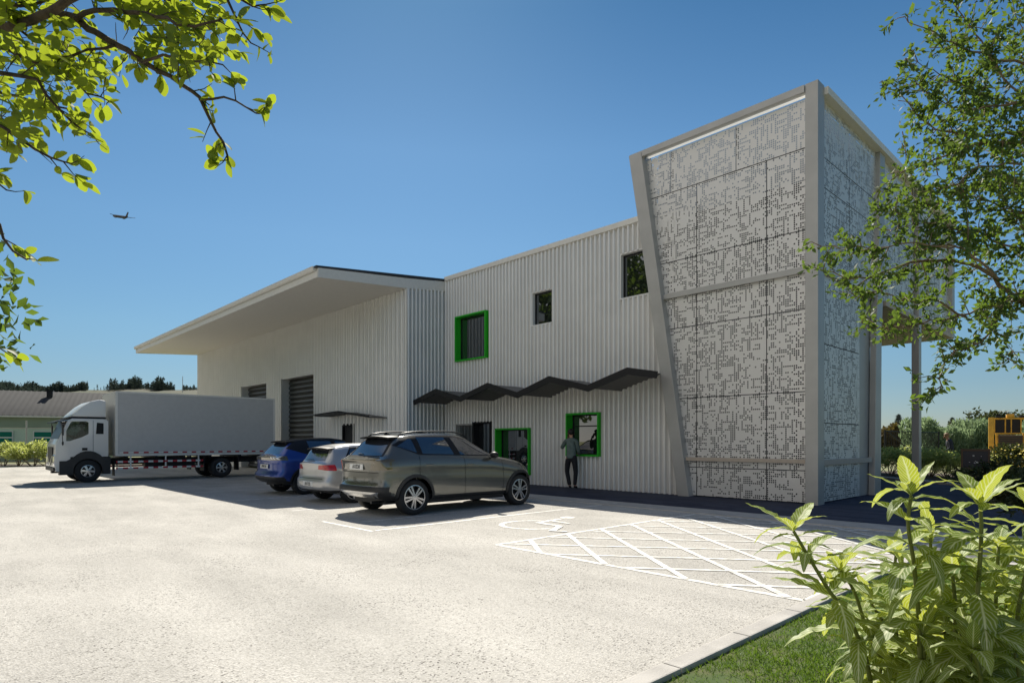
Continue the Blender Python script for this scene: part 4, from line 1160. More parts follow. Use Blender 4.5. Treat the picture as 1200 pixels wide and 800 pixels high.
SUVP = dict(L=4.55, paint=MT['suv'], R=.365, W=.235, wheels=(.88, 3.86), clad=.065, lamp=MT['lamp_smoke'], roofmat=MT['carglass'], spokes=5, rimstyle='split',
    belt=[(0, 1.10), (.3, 1.17), (1, 1.20), (2, 1.185), (2.9, 1.15), (3.25, 1.10), (3.8, 1.0), (4.3, .84), (4.5, .68), (4.55, .60)],
    roof=[(0, 1.13), (.18, 1.19), (.35, 1.34), (.55, 1.53), (.72, 1.61), (1.2, 1.665), (1.9, 1.675), (2.25, 1.64), (2.75, 1.42), (3.2, 1.185), (3.8, 1.075), (4.3, .93), (4.5, .76), (4.55, .66)],
    bottom=[(0, .44), (.12, .36), (.5, .30), (1, .27), (3.6, .27), (4.3, .27), (4.55, .36)],
    width=[(0, .80), (.06, .86), (.25, .90), (.8, .94), (1.4, .925), (2.3, .92), (3.3, .925), (3.9, .935), (4.25, .88), (4.45, .78), (4.55, .62)],
    roofw=[(0, .70), (.3, .66), (.6, .60), (1.2, .61), (2, .60), (2.5, .59), (3.0, .63), (3.4, .70), (4.2, .68), (4.5, .55), (4.55, .45)],
    shoulder=.025, rear_g=[(.2, .14), (.38, .05), (.5, 0), (.6, .02), (.66, .07), (.9, .075), (1.05, .05), (1.13, .02), (1.3, .05), (1.8, 0)], rear_round=.13,
    front_g=[(.2, .1), (.45, .0), (.7, .02), (1.2, .1)], front_round=.28,
    regions=[
        ('seam', 'side', [(.985, .60), (.995, .60), (.975, .95), (1.0, 1.215), (.988, 1.215), (.963, .95)], 'side'),
        ('seam', 'side', [(2.17, .36), (2.18, .36), (2.175, 1.18), (2.163, 1.18)], 'side'),
        ('seam', 'side', [(3.28, .36), (3.29, .36), (3.31, .7), (3.28, 1.09), (3.268, 1.09), (3.298, .7)], 'side'),
        ('window', 'side', [(.55, 1.405), (.97, 1.27), (.93, 1.555), (.86, 1.56)], 'side'),
        ('window', 'side', [(1.10, 1.25), (1.93, 1.225), (1.78, 1.60), (1.06, 1.60)], 'side'),
        ('window', 'side', [(2.10, 1.22), (2.98, 1.20), (2.78, 1.36), (2.36, 1.56), (1.94, 1.60)], 'side'),
        ('pillar_trim', 'side', [(.47, 1.42), (1.0, 1.225), (3.10, 1.175), (2.80, 1.40), (2.38, 1.595), (1.9, 1.635), (1.0, 1.62), (.80, 1.60)], 'side'),
        ('sill_trim', 'side', [(1.2, .20), (3.5, .20), (3.5, .385), (1.2, .385)], 'side'),
        ('tail_lamp', 'side', [(-.1, .98), (.28, 1.06), (.42, 1.13), (.36, 1.16), (-.1, 1.14)], 'side'),
        ('rear_window', 'rear', [(-.60, 1.22), (.60, 1.22), (.50, 1.56), (-.50, 1.56)], 'rear'),
        ('pillar_trim', 'rear', [(-.68, 1.20), (.68, 1.20), (.56, 1.60), (-.56, 1.60)], 'rear'),
        ('lamp_bar', 'rear', [(-.62, 1.085), (.62, 1.085), (.62, 1.145), (-.62, 1.145)], 'rear'),
        ('tail_lamp', 'rear', [(-.95, .93), (-.46, .92), (-.58, 1.15), (-.95, 1.16)], 'rear'),
        ('tail_lamp', 'rear', [(.46, .92), (.95, .93), (.95, 1.16), (.58, 1.15)], 'rear'),
        ('seam', 'rear', [(-.70, .875), (.70, .875), (.70, .888), (-.70, .888)], 'rear'),
        ('bumper', 'rear', [(-1, .50), (1, .50), (.9, .605), (-.9, .605)], 'rear'),
        ('skid_plate', 'rear', [(-.60, .33), (.60, .33), (.78, .495), (-.78, .495)], 'rear'),
        ('bumper', 'rear', [(-1, .1), (1, .1), (1, .50), (-1, .50)], 'rear'),
        ('roof_panel', 'top', [(.80, -.56), (2.30, -.56), (2.30, .56), (.80, .56)], 'top'),
        ('windscreen', 'rear', [(-.66, 1.20), (.66, 1.20), (.55, 1.625), (-.55, 1.625)], 'front'),
        ('headlamp', 'rear', [(-.9, .62), (-.5, .62), (-.5, .78), (-.9, .80)], 'front'),
        ('headlamp', 'rear', [(.5, .62), (.9, .62), (.9, .80), (.5, .78)], 'front'),
        ('grille', 'rear', [(-.48, .42), (.48, .42), (.48, .78), (-.48, .78)], 'front'),
    ],
    handles=[(1.22, 1.02), (2.32, 1.00)], handlemat=MT['suv'], mirror=(2.93, 1.20), mirrormat=MT['black'], spoiler=(.40, .85, 1.635, .55, .02), rails=True, wiper=((.22, -.0, 1.24), (.24, .25, 1.25)),
    plate=(.048, .985, 'AXE38'), plate_tilt=.05)
suv = empty("parked_car", (-11.39, 6.36, 0), math.pi / 2)
tag(suv, "olive grey family SUV parked nearest the camera with black cladding and five-spoke wheels", "car", "cars parked nose-in to the building")
build_car(suv, SUVP)

HATP = dict(L=4.25, paint=MT['silver'], R=.315, W=.205, wheels=(.80, 3.42), clad=.004, lamp=MT['lamp_red'], spokes=5, rimstyle='plain',
    belt=[(0, .90), (.2, .93), (1, .96), (2, .94), (2.8, .91), (3.1, .88), (3.6, .80), (4.05, .66), (4.22, .55), (4.25, .50)],
    roof=[(0, .96), (.08, 1.0), (.2, 1.12), (.36, 1.32), (.5, 1.38), (1.0, 1.44), (1.6, 1.45), (2.0, 1.41), (2.5, 1.20), (3.0, .95), (3.6, .85), (4.05, .73), (4.22, .60), (4.25, .55)],
    bottom=[(0, .36), (.1, .28), (.5, .22), (1, .19), (3.2, .19), (4.0, .2), (4.25, .3)],
    width=[(0, .76), (.06, .81), (.25, .86), (.75, .895), (1.4, .88), (2.3, .875), (3.1, .88), (3.5, .89), (3.95, .84), (4.15, .74), (4.25, .55)],
    roofw=[(0, .64), (.3, .60), (.6, .57), (1.2, .57), (2, .56), (2.5, .57), (3.0, .62), (3.8, .62), (4.2, .5), (4.25, .42)],
    shoulder=.02, rear_g=[(.15, .12), (.3, .04), (.42, 0), (.55, .0), (.62, .05), (.8, .06), (.95, .05), (1.2, .03), (1.6, 0)], rear_round=.12,
    front_g=[(.2, .1), (.4, .0), (.6, .02), (1.2, .1)], front_round=.26,
    regions=[
        ('seam', 'side', [(2.05, .30), (2.06, .30), (2.055, .93), (2.044, .93)], 'side'),
        ('window', 'side', [(.62, 1.04), (.95, 1.02), (.92, 1.33), (.80, 1.32)], 'side'),
        ('window', 'side', [(1.02, 1.00), (1.80, .99), (1.68, 1.37), (1.0, 1.37)], 'side'),
        ('window', 'side', [(1.90, .985), (2.75, .97), (2.15, 1.31), (1.78, 1.37)], 'side'),
        ('pillar_trim', 'side', [(.54, 1.03), (2.92, .95), (2.2, 1.34), (1.7, 1.40), (.8, 1.36)], 'side'),
        ('sill_trim', 'side', [(1.1, .12), (3.1, .12), (3.1, .25), (1.1, .25)], 'side'),
        ('tail_lamp', 'side', [(-.1, .80), (.20, .83), (.26, .93), (-.1, .95)], 'side'),
        ('rear_window', 'rear', [(-.56, 1.03), (.56, 1.03), (.47, 1.30), (-.47, 1.30)], 'rear'),
        ('tail_lamp', 'rear', [(-.9, .80), (-.40, .83), (-.44, .93), (-.9, .95)], 'rear'),
        ('tail_lamp', 'rear', [(.40, .83), (.9, .80), (.9, .95), (.44, .93)], 'rear'),
        ('seam', 'rear', [(-.62, .60), (.62, .60), (.62, .612), (-.62, .612)], 'rear'),
        ('bumper', 'rear', [(-1, .1), (1, .1), (1, .33), (-1, .33)], 'rear'),
        ('windscreen', 'rear', [(-.62, .98), (.62, .98), (.53, 1.40), (-.53, 1.40)], 'front'),
        ('headlamp', 'rear', [(-.85, .56), (-.45, .56), (-.45, .66), (-.85, .68)], 'front'),
        ('headlamp', 'rear', [(.45, .56), (.85, .56), (.85, .68), (.45, .66)], 'front'),
        ('grille', 'rear', [(-.44, .34), (.44, .34), (.44, .5), (-.44, .5)], 'front'),
    ],
    handles=[(1.15, .84), (2.2, .83)], mirror=(2.72, .98), spoiler=(.20, .55, 1.385, .55, .03), wiper=((.12, .30, 1.045), (.13, -.05, 1.06)),
    plate=(.005, .47, 'AV135'), plate_tilt=-.05)
hat = empty("parked_car", (-14.45, 6.80, 0), math.pi / 2)
tag(hat, "low silver hatchback with red tail lamps parked between the blue and olive grey cars", "car", "cars parked nose-in to the building")
build_car(hat, HATP)

BLUP = dict(SUVP)
BLUP.update(L=4.4, paint=MT['blue'], R=.35, wheels=(.86, 3.68), clad=.05, lamp=MT['lamp_clear'], roofmat=MT['black'], rails=False,
    belt=[(0, 1.02), (.3, 1.08), (1, 1.12), (2, 1.10), (2.9, 1.07), (3.25, 1.02), (3.8, .95), (4.2, .82), (4.36, .68), (4.4, .60)],
    roof=[(0, 1.06), (.18, 1.12), (.35, 1.28), (.55, 1.45), (.72, 1.52), (1.2, 1.585), (1.8, 1.60), (2.15, 1.57), (2.65, 1.35), (3.1, 1.12), (3.7, 1.02), (4.2, .89), (4.36, .76), (4.4, .66)],
    bottom=[(0, .42), (.12, .34), (.5, .28), (1, .25), (3.5, .25), (4.2, .25), (4.4, .36)],
    width=[(0, .79), (.06, .85), (.25, .89), (.8, .93), (1.4, .91), (2.3, .905), (3.2, .91), (3.75, .92), (4.1, .86), (4.3, .76), (4.4, .6)],
    roofw=[(0, .68), (.3, .64), (.6, .58), (1.2, .59), (2, .58), (2.5, .58), (3.0, .63), (3.8, .66), (4.3, .55), (4.4, .45)],
    regions=[
        ('seam', 'side', [(.985, .60), (.995, .60), (.975, .95), (1.0, 1.13), (.988, 1.13), (.963, .95)], 'side'),
        ('seam', 'side', [(2.12, .36), (2.13, .36), (2.125, 1.10), (2.113, 1.10)], 'side'),
        ('window', 'side', [(1.05, 1.17), (1.88, 1.15), (1.74, 1.52), (1.02, 1.52)], 'side'),
        ('window', 'side', [(2.02, 1.145), (2.85, 1.13), (2.66, 1.29), (2.26, 1.49), (1.88, 1.52)], 'side'),
        ('pillar_trim', 'side', [(.40, 1.30), (.95, 1.13), (2.98, 1.10), (2.70, 1.33), (2.28, 1.53), (1.8, 1.58), (1.0, 1.57), (.72, 1.55)], 'side'),
        ('sill_trim', 'side', [(1.2, .20), (3.3, .20), (3.3, .37), (1.2, .37)], 'side'),
        ('rear_window', 'rear', [(-.56, 1.14), (.56, 1.14), (.48, 1.46), (-.48, 1.46)], 'rear'),
        ('tail_lamp', 'rear', [(-.80, 1.00), (-.72, 1.00), (-.66, 1.04), (-.70, 1.09), (-.78, 1.09), (-.74, 1.04)], 'rear'),
        ('tail_lamp', 'rear', [(-.66, 1.00), (-.58, 1.00), (-.52, 1.04), (-.56, 1.09), (-.64, 1.09), (-.60, 1.04)], 'rear'),
        ('tail_lamp', 'rear', [(-.52, 1.00), (-.44, 1.00), (-.38, 1.04), (-.42, 1.09), (-.50, 1.09), (-.46, 1.04)], 'rear'),
        ('tail_lamp', 'rear', [(.72, 1.00), (.80, 1.00), (.74, 1.04), (.78, 1.09), (.70, 1.09), (.66, 1.04)], 'rear'),
        ('lamp_bar', 'rear', [(-.88, .975), (.88, .975), (.88, 1.10), (-.88, 1.10)], 'rear'),
        ('bumper', 'rear', [(-1, .1), (1, .1), (1, .52), (-1, .52)], 'rear'),
        ('roof_panel', 'top', [(.70, -.58), (2.25, -.58), (2.25, .58), (.70, .58)], 'top'),
        ('windscreen', 'rear', [(-.64, 1.13), (.64, 1.13), (.54, 1.55), (-.54, 1.55)], 'front'),
        ('headlamp', 'rear', [(-.9, .60), (-.5, .60), (-.5, .74), (-.9, .76)], 'front'),
        ('headlamp', 'rear', [(.5, .60), (.9, .60), (.9, .76), (.5, .74)], 'front'),
        ('grille', 'rear', [(-.48, .42), (.48, .42), (.48, .74), (-.48, .74)], 'front'),
    ],
    handles=[(1.2, .95), (2.25, .94)], handlemat=MT['blue'], mirror=(2.85, 1.12), spoiler=(.40, .80, 1.55, .54, .03), wiper=None,
    plate=(.048, .80, 'BPM104'))
blu = empty("parked_car", (-17.62, 6.95, 0), math.pi / 2)
tag(blu, "bright blue SUV with black roof and white arrow-shaped tail lights parked closest to the truck", "car", "cars parked nose-in to the building")
build_car(blu, BLUP)

# ------------------------------------------------------------------ delivery truck (local x forward, y left; heads away from the building)
TR = empty("delivery_truck", (-28.22, 11.20, 0), -math.pi / 2)
tag(TR, "white cab delivery truck with long plain grey box body backed towards the roller doors", "truck")
bm = bmesh.new(); box(bm, 0, 6.02, -1.2, 1.2, .97, 3.38, .02); obj("cargo_box", bm, MT['truckbody'], TR)
bm = bmesh.new()
for y in (-1.2, 1.2):
    for x in (0.0, 5.96):
        box(bm, x - .01, x + .07, y - .012, y + .012, .96, 3.385)
    box(bm, .07, 5.95, y - .012, y + .012, .955, 1.03); box(bm, .07, 5.95, y - .012, y + .012, 3.33, 3.39)
obj("box_trim", bm, MT['fascia'], TR)
bm = bmesh.new()
for z, w_ in ((.62, .04), (.86, .05)):
    pass
box(bm, .1, 6.6, -.45, -.33, .62, .86); box(bm, .1, 6.6, .33, .45, .62, .86)
for x in (.3, 1.4, 2.6, 3.6, 4.6, 5.6): box(bm, x, x + .08, -1.1, 1.1, .86, .97)
box(bm, 3.2, 4.2, .5, 1.02, .50, .88, .03); box(bm, 4.4, 5.0, .5, 1.0, .52, .86, .03); box(bm, 3.2, 4.6, -1.0, -.5, .48, .88, .03)
obj("chassis", bm, MT['black'], TR)
# side guards with red and white tape, one rail and its chequers per part
def tape(name, x0, x1, y, z, h, step, parent):
    bm = bmesh.new(); box(bm, x0, x1, y - .015, y + .015, z - h / 2, z + h / 2)
    return obj(name, bm, MT['tape'], parent)
for y in (-1.2, 1.2):
    tape("reflective_strip", .1, 5.9, y + (.018 if y > 0 else -.018), 1.085, .05, .16, TR)
    tape("side_guard_rail", 2.95, 6.0, y * .97, .74, .07, .17, TR)
    tape("side_guard_rail", 2.95, 6.0, y * .97, .50, .07, .17, TR)
    bm = bmesh.new()
    for x in (3.1, 4.3, 5.5): box(bm, x, x + .05, y * .97 - .012, y * .97 + .012, .46, .97)
    obj("guard_post", bm, MT['fascia'], TR)
# cab
def cab_profile(inset=0.0):
    return [(6.22, .94), (6.22, 2.28), (6.40, 2.34), (7.62, 2.34), (7.78, 2.27), (8.12, 1.58), (8.22, 1.40), (8.26, .62), (8.22, .42), (7.68, .42), (7.68, .94)]
bm = bmesh.new(); prism(bm, cab_profile(), 'y', -1.06, 1.06, .035); cab = obj("cab", bm, MT['cab'], TR)
SW = [(7.0, 1.78), (7.0, 2.20), (7.10, 2.24), (7.66, 2.22), (7.84, 1.88), (7.84, 1.52), (7.70, 1.52), (7.25, 1.66)]
bm = bmesh.new(); prism(bm, SW, 'y', -1.2, 1.2); cutter = obj("cutter", bm, None, TR)
md = cab.modifiers.new("opening", 'BOOLEAN'); md.object = cutter; md.operation = 'DIFFERENCE'; md.solver = 'EXACT'
bpy.context.view_layer.update()
me_ = bpy.data.meshes.new_from_object(cab.evaluated_get(bpy.context.evaluated_depsgraph_get()))
cab.modifiers.clear(); cab.data = me_; bpy.data.objects.remove(cutter)
me_.polygons.foreach_set('use_smooth', [True] * len(me_.polygons)); me_.set_sharp_from_angle(angle=math.radians(40))
for s_ in (-1, 1):
    y = s_ * 1.062
    ya, yb = sorted((y, y + s_ * .006))
    bm = bmesh.new(); prism(bm, SW, 'y', *sorted((s_ * 1.035, s_ * 1.045))); obj("side_window", bm, MT['clearglass'], cab)
    bm = bmesh.new(); prism(bm, [(6.42, 1.78), (6.42, 2.18), (6.68, 2.20), (6.72, 1.78)], 'y', ya, yb, .0); obj("side_window", bm, MT['darkglass'], cab)
    bm = bmesh.new(); box(bm, 6.82, 6.832, ya, yb, .84, 2.28); box(bm, 7.05, 7.25, ya, yb + (.02 if s_ > 0 else 0), 1.18, 1.27)
    obj("door_handle", bm, MT['black'], cab)
    # black arch and step
    bm = bmesh.new()
    wc = 6.86; arc = [(wc + .62 * math.cos(a), .42 + .74 * math.sin(a)) for a in np.linspace(0, math.pi, 14)]
    arc2 = [(wc + .45 * math.cos(a), .42 + .455 * math.sin(a)) for a in np.linspace(math.pi, 0, 14)]
    prism(bm, [(7.72, .30), (7.72, .80), (7.52, .80)] + [p for p in arc if p[0] < 7.50 and p[1] > .8] + [(6.16, .95), (6.16, .30), (wc - .45, .30)] + arc2[1:-1] + [(wc + .45, .30)], 'y', *sorted((s_ * .80, s_ * 1.085)))
    obj("wheel_arch", bm, MT['plastic'], cab)
    bm = bmesh.new(); box(bm, 6.02, 6.05, *sorted((s_ * .75, s_ * 1.06)), .22, .75); obj("mudflap", bm, MT['black'], TR)
    # mirror on its arm
    bm = bmesh.new(); tube(bm, [(7.84, s_ * 1.06, 2.22), (8.02, s_ * 1.24, 2.20), (8.0, s_ * 1.26, 1.35)], .016, 6); box(bm, 7.97, 8.03, *sorted((s_ * 1.18, s_ * 1.34)), 1.72, 2.12, .02); box(bm, 7.97, 8.03, *sorted((s_ * 1.2, s_ * 1.32)), 1.38, 1.5, .02)
    obj("wing_mirror", bm, MT['black'], cab)
    bm = bmesh.new(); prism(bm, [(8.225, .62), (8.27, .62), (8.27, 1.0), (8.22, 1.06)], 'y', *sorted((s_ * .62, s_ * 1.03))); obj("headlamp", bm, MT['lamp_clear'], cab)
# windscreen lies on the raked front
def raked(y0, y1, t0, t1, out, th):
    a = Vector((8.12, 1.58)); b = Vector((7.78, 2.27)); d = b - a; n = Vector((d.y, -d.x)).normalized()
    p = [a + d * t0 + n * out, a + d * t1 + n * out, a + d * t1 + n * (out + th), a + d * t0 + n * (out + th)]
    return [(q.x, q.y) for q in p], y0, y1
bm = bmesh.new(); p, a, b = raked(-1.0, 1.0, .02, .98, .003, .008); prism(bm, p, 'y', a, b); obj("windscreen", bm, MT['darkglass'], cab)
bm = bmesh.new(); box(bm, 8.25, 8.275, -.55, .55, .74, 1.30, .01); box(bm, 8.24, 8.30, -1.0, 1.0, .44, .58, .02); obj("grille", bm, MT['black'], cab)
bm = bmesh.new(); prism(bm, [(-.52, 1.0), (0, .68), (.52, 1.0), (.52, .92), (0, .60), (-.52, .92)], 'x', 8.27, 8.285); obj("grille_trim", bm, MT['chrome'], cab)
bm = bmesh.new(); prism(bm, [(7.80, 2.33), (8.22, 2.22), (8.26, 2.17), (8.20, 2.19), (7.80, 2.29)], 'y', -1.0, 1.0); obj("sun_visor", bm, MT['black'], cab)
# roof fairing
bm = bmesh.new()
pr = [(6.30, 2.40), (6.30, 3.02), (6.55, 3.06), (6.9, 2.98), (7.2, 2.80), (7.5, 2.55), (7.66, 2.40)]
prism(bm, pr, 'y', -.98, .98, .06); obj("wind_deflector", bm, MT['white'], cab, angle=40)
bm = bmesh.new(); box(bm, 6.3, 7.74, -1.0, 1.0, 2.345, 2.395, .01); obj("roof_trim", bm, MT['black'], cab)
for wx, dual in ((6.86, False), (2.2, True)):
    for s_ in (-1, 1):
        wv = car_wheel(TR, wx, s_, .42, .27 if not dual else .5, .93 if not dual else .88, 6, 'truck')
for x in (1.52, 2.88):
    for s_ in (-1, 1):
        bm = bmesh.new(); box(bm, x, x + .03, *sorted((s_ * .62, s_ * 1.14)), .30, .95); obj("mudflap", bm, MT['black'], TR)
bm = bmesh.new(); tube(bm, [(6.86, -.8, .42), (6.86, .8, .42)], .06, 8); tube(bm, [(2.2, -.8, .42), (2.2, .8, .42)], .09, 8); obj("axle", bm, MT['black'], TR)
bm = bmesh.new(); box(bm, 6.2, 7.55, -1.0, 1.0, .90, 1.0); box(bm, 6.2, 7.55, -.78, .78, .45, .89); obj("wheel_well", bm, MT['black'], TR)
# the cab is short: bring everything but the arches back towards its rear wall
for c_ in [cab] + list(cab.children):
    if c_.name.startswith("wheel_arch"): continue
    for v in c_.data.vertices: v.co.x = 6.22 + (v.co.x - 6.22) * .80
bm = bmesh.new(); box(bm, -.05, .0, -1.1, 1.1, .48, .60, .01); obj("rear_bumper", bm, MT['frame'], TR)

# ------------------------------------------------------------------ people
def skinned(name, joints, bones, material, parent=None, root=0, subdiv=2):
    """one continuous surface grown over a joint skeleton"""
    me = bpy.data.meshes.new(name)
    keys = list(joints)
    idx = {k: i for i, k in enumerate(keys)}
    me.from_pydata([joints[k][0] for k in keys], [(idx[a], idx[b]) for a, b in bones], [])
    o = bpy.data.objects.new(name, me); COL.objects.link(o)
    md = o.modifiers.new("skin", 'SKIN'); md.use_smooth_shade = True
    sk = me.skin_vertices[0].data
    for i, k in enumerate(keys):
        r = joints[k][1]
        sk[i].radius = (r, r) if not isinstance(r, tuple) else r
        sk[i].use_root = (i == root)
    sd = o.modifiers.new("sub", 'SUBSURF'); sd.levels = subdiv; sd.render_levels = subdiv
    dg = bpy.context.evaluated_depsgraph_get()
    m2 = bpy.data.meshes.new_from_object(o.evaluated_get(dg))
    bpy.data.objects.remove(o)
    m2.materials.clear()
    return link_mesh(name, m2, material, parent)

def finger_chains(J, B, wrist, hand, dirv, palm_n, s, curl):
    """five unequal fingers rooted in the palm; curl bends them towards palm_n"""
    d = Vector(dirv).normalized(); n = Vector(palm_n).normalized(); a = d.cross(n).normalized()
    base = Vector(J[hand][0])
    for i, (off, ln) in enumerate(((-.032, .070), (-.011, .080), (.011, .074), (.031, .058))):
        p = base + a * off * s + d * .02 * s
        k0 = f"{hand}f{i}a"; J[k0] = (tuple(p), .0095 * s)
        q = p + (d * math.cos(curl * .6) + n * math.sin(curl * .6)) * ln * .5 * s
        r_ = q + (d * math.cos(curl * 1.6) + n * math.sin(curl * 1.6)) * ln * .5 * s
        J[k0 + 'b'] = (tuple(q), .0085 * s); J[k0 + 'c'] = (tuple(r_), .0065 * s)
        B += [(hand, k0), (k0, k0 + 'b'), (k0 + 'b', k0 + 'c')]
    p = base - d * .035 * s - a * .032 * s
    q = p + (d * .6 - a * .7 + n * .4).normalized() * .035 * s; r_ = q + (d * .9 + n * .4).normalized() * .03 * s
    J[hand + 't0'] = (tuple(p), .011 * s); J[hand + 't1'] = (tuple(q), .010 * s); J[hand + 't2'] = (tuple(r_), .007 * s)
    B += [(hand, hand + 't0'), (hand + 't0', hand + 't1'), (hand + 't1', hand + 't2')]

def person(root, pose, s, top_mat, leg_mat, hair_mat):
    """local frame: +y forward, +x right, z up; s = scale on a 1.78 m figure"""
    P = {k: Vector(v) * s for k, v in pose.items()}
    J = {}; B = []
    def j(k, r): J[k] = (tuple(P[k]), (r[0] * s, r[1] * s) if isinstance(r, tuple) else r * s)
    j('pelvis', (.125, .10)); j('waist', (.115, .09)); j('chest', (.145, .105)); j('neckb', .075); j('neck', .05); j('head0', .062); j('head1', (.078, .09)); j('head2', (.068, .082))
    B += [('pelvis', 'waist'), ('waist', 'chest'), ('chest', 'neckb'), ('neckb', 'neck'), ('neck', 'head0'), ('head0', 'head1'), ('head1', 'head2')]
    for sd in 'LR':
        j('sh' + sd, .06); j('el' + sd, .040); j('wr' + sd, .027); j('ha' + sd, (.030, .018))
        B += [('neckb', 'sh' + sd), ('sh' + sd, 'el' + sd), ('el' + sd, 'wr' + sd), ('wr' + sd, 'ha' + sd)]
        j('hip' + sd, .085); j('kn' + sd, .056); j('an' + sd, .037); j('to' + sd, (.036, .026))
        B += [('pelvis', 'hip' + sd), ('hip' + sd, 'kn' + sd), ('kn' + sd, 'an' + sd), ('an' + sd, 'to' + sd)]
        d = (P['ha' + sd] - P['wr' + sd]); inw = Vector((-1 if sd == 'R' else 1, 0, 0))
        finger_chains(J, B, 'wr' + sd, 'ha' + sd, d, pose.get('palm' + sd, inw), s, 0.7)
    body = skinned("body", J, B, MT['skin'], root)
    # face: nose, ears and eyes in the head's own frame
    hd = P['head1']; fw = Vector(pose.get('face', (0, 1, 0))).normalized(); rt = fw.cross(Vector((0, 0, 1))).normalized()
    bm = bmesh.new(); ellipsoid(bm, hd + fw * .098 * s + Vector((0, 0, -.012 * s)), (.014 * s, .016 * s, .024 * s), 8, 6); obj("nose", bm, MT['skin'], body, smooth=True)
    bm = bmesh.new(); ellipsoid(bm, hd + fw * .088 * s + Vector((0, 0, -.052 * s)), (.024 * s, .012 * s, .009 * s), 8, 6); obj("mouth", bm, MT['skin'], body, smooth=True)
    for q in (-1, 1):
        bm = bmesh.new(); ellipsoid(bm, hd + rt * q * .085 * s - fw * .005 * s, (.012 * s, .022 * s, .032 * s), 8, 6); obj("ear", bm, MT['skin'], body, smooth=True)
    for q in (-1, 1):
        bm = bmesh.new(); ellipsoid(bm, hd + fw * .090 * s + rt * q * .032 * s + Vector((0, 0, .012 * s)), (.011 * s, .011 * s, .008 * s), 8, 6); obj("eye", bm, MT['hair'], body, smooth=True)
    # hair cap
    bm = bmesh.new(); ellipsoid(bm, hd - fw * .018 * s + Vector((0, 0, .040 * s)), (.100 * s, .108 * s, .100 * s), 18, 12)
    for v in bm.verts:
        r_ = Vector(v.co) - hd
        if r_.dot(fw) > .05 * s and r_.z < .05 * s: v.co -= fw * (r_.dot(fw) - .05 * s)
        v.co += Vector((noise.noise(v.co * 40), noise.noise(v.co * 40 + Vector((9, 0, 0))), noise.noise(v.co * 40 + Vector((0, 9, 0))))) * .008 * s
    obj("hair", bm, hair_mat, body, smooth=True)
    # clothes on the same joints
    J2 = {}; B2 = []
    def c(k, r, at=None): J2[k] = (tuple(P[k] if at is None else at), (r[0] * s, r[1] * s) if isinstance(r, tuple) else r * s)
    hem = P['pelvis'].lerp(P['waist'], -.45)
    c('hem', (.172, .135), hem); c('hip0', (.168, .13), P['pelvis']); c('waist', (.150, .12)); c('chest', (.172, .128)); c('neckb', (.10, .085)); c('col', .064, P['neckb'].lerp(P['neck'], .8))
    B2 += [('hem', 'hip0'), ('hip0', 'waist'), ('waist', 'chest'), ('chest', 'neckb'), ('neckb', 'col')]
    for sd in 'LR':
        c('sh' + sd, .080); c('el' + sd, .057); c('cf' + sd, .041, P['el' + sd].lerp(P['wr' + sd], .93))
        B2 += [('neckb', 'sh' + sd), ('sh' + sd, 'el' + sd), ('el' + sd, 'cf' + sd)]
    obj_j = skinned("jacket", J2, B2, top_mat, body)
    J2 = {}; B2 = []
    c('w', (.145, .112), P['pelvis'].lerp(P['waist'], .7)); c('p', (.150, .118), P['pelvis'])
    B2 += [('w', 'p')]
    for sd in 'LR':
        c('hip' + sd, .102); c('kn' + sd, .074); c('an' + sd, .058)
        B2 += [('p', 'hip' + sd), ('hip' + sd, 'kn' + sd), ('kn' + sd, 'an' + sd)]
    skinned("trousers", J2, B2, leg_mat, body)
    for sd in 'LR':
        J2 = {}; c('h', (.046, .04), P['an' + sd] + (P['an' + sd] - P['to' + sd]).normalized() * .04 * s - Vector((0, 0, .035 * s))); c('m', (.046, .036), P['an' + sd].lerp(P['to' + sd], .5) - Vector((0, 0, .012 * s))); c('t', (.040, .028), P['to' + sd])
        skinned("shoe", J2, [('h', 'm'), ('m', 't')], MT['black'], body, subdiv=1)
    return body

stand = dict(pelvis=(0, 0, .95), waist=(.0, 0, 1.10), chest=(.0, .0, 1.30), neckb=(.0, -.01, 1.46), neck=(-.005, .0, 1.53), head0=(-.01, .01, 1.59), head1=(-.015, .02, 1.66), head2=(-.015, .015, 1.71),
    shR=(.17, 0, 1.42), elR=(.21, .05, 1.14), wrR=(.16, .26, 1.02), haR=(.12, .33, 1.03),
    shL=(-.17, 0, 1.42), elL=(-.33, .04, 1.20), wrL=(-.17, .13, 1.45), haL=(-.13, .11, 1.55), palmL=(1, -.2, 0),
    hipR=(.10, 0, .90), knR=(.14, .02, .48), anR=(.12, -.03, .09), toR=(.15, .11, .035),
    hipL=(-.10, 0, .90), knL=(-.16, .06, .50), anL=(-.04, -.02, .09), toL=(-.08, .12, .035), face=(-.5, .85, -.05))
P1 = empty("person", (-12.98, 14.90, 0.006), 0.35)
tag(P1, "person in grey green jacket standing at the green window with a phone to one ear", "person")
b_ = person(P1, stand, 1.06, MT['jacket'], MT['trousers'], MT['hair'])
PH = empty("phone"); bpy.data.objects.remove(PH)
bm = bmesh.new(); box(bm, -.006, .006, -.036, .036, -.075, .075, .004, Matrix.Translation(Vector((-.108, .075, 1.60)) * 1.06) @ Matrix.Rotation(.5, 4, 'X'))
ph = obj("phone", bm, MT['black']); ph.location = P1.location; ph.rotation_euler = P1.rotation_euler
tag(ph, "dark phone held to the ear of the person at the green framed window", "phone")

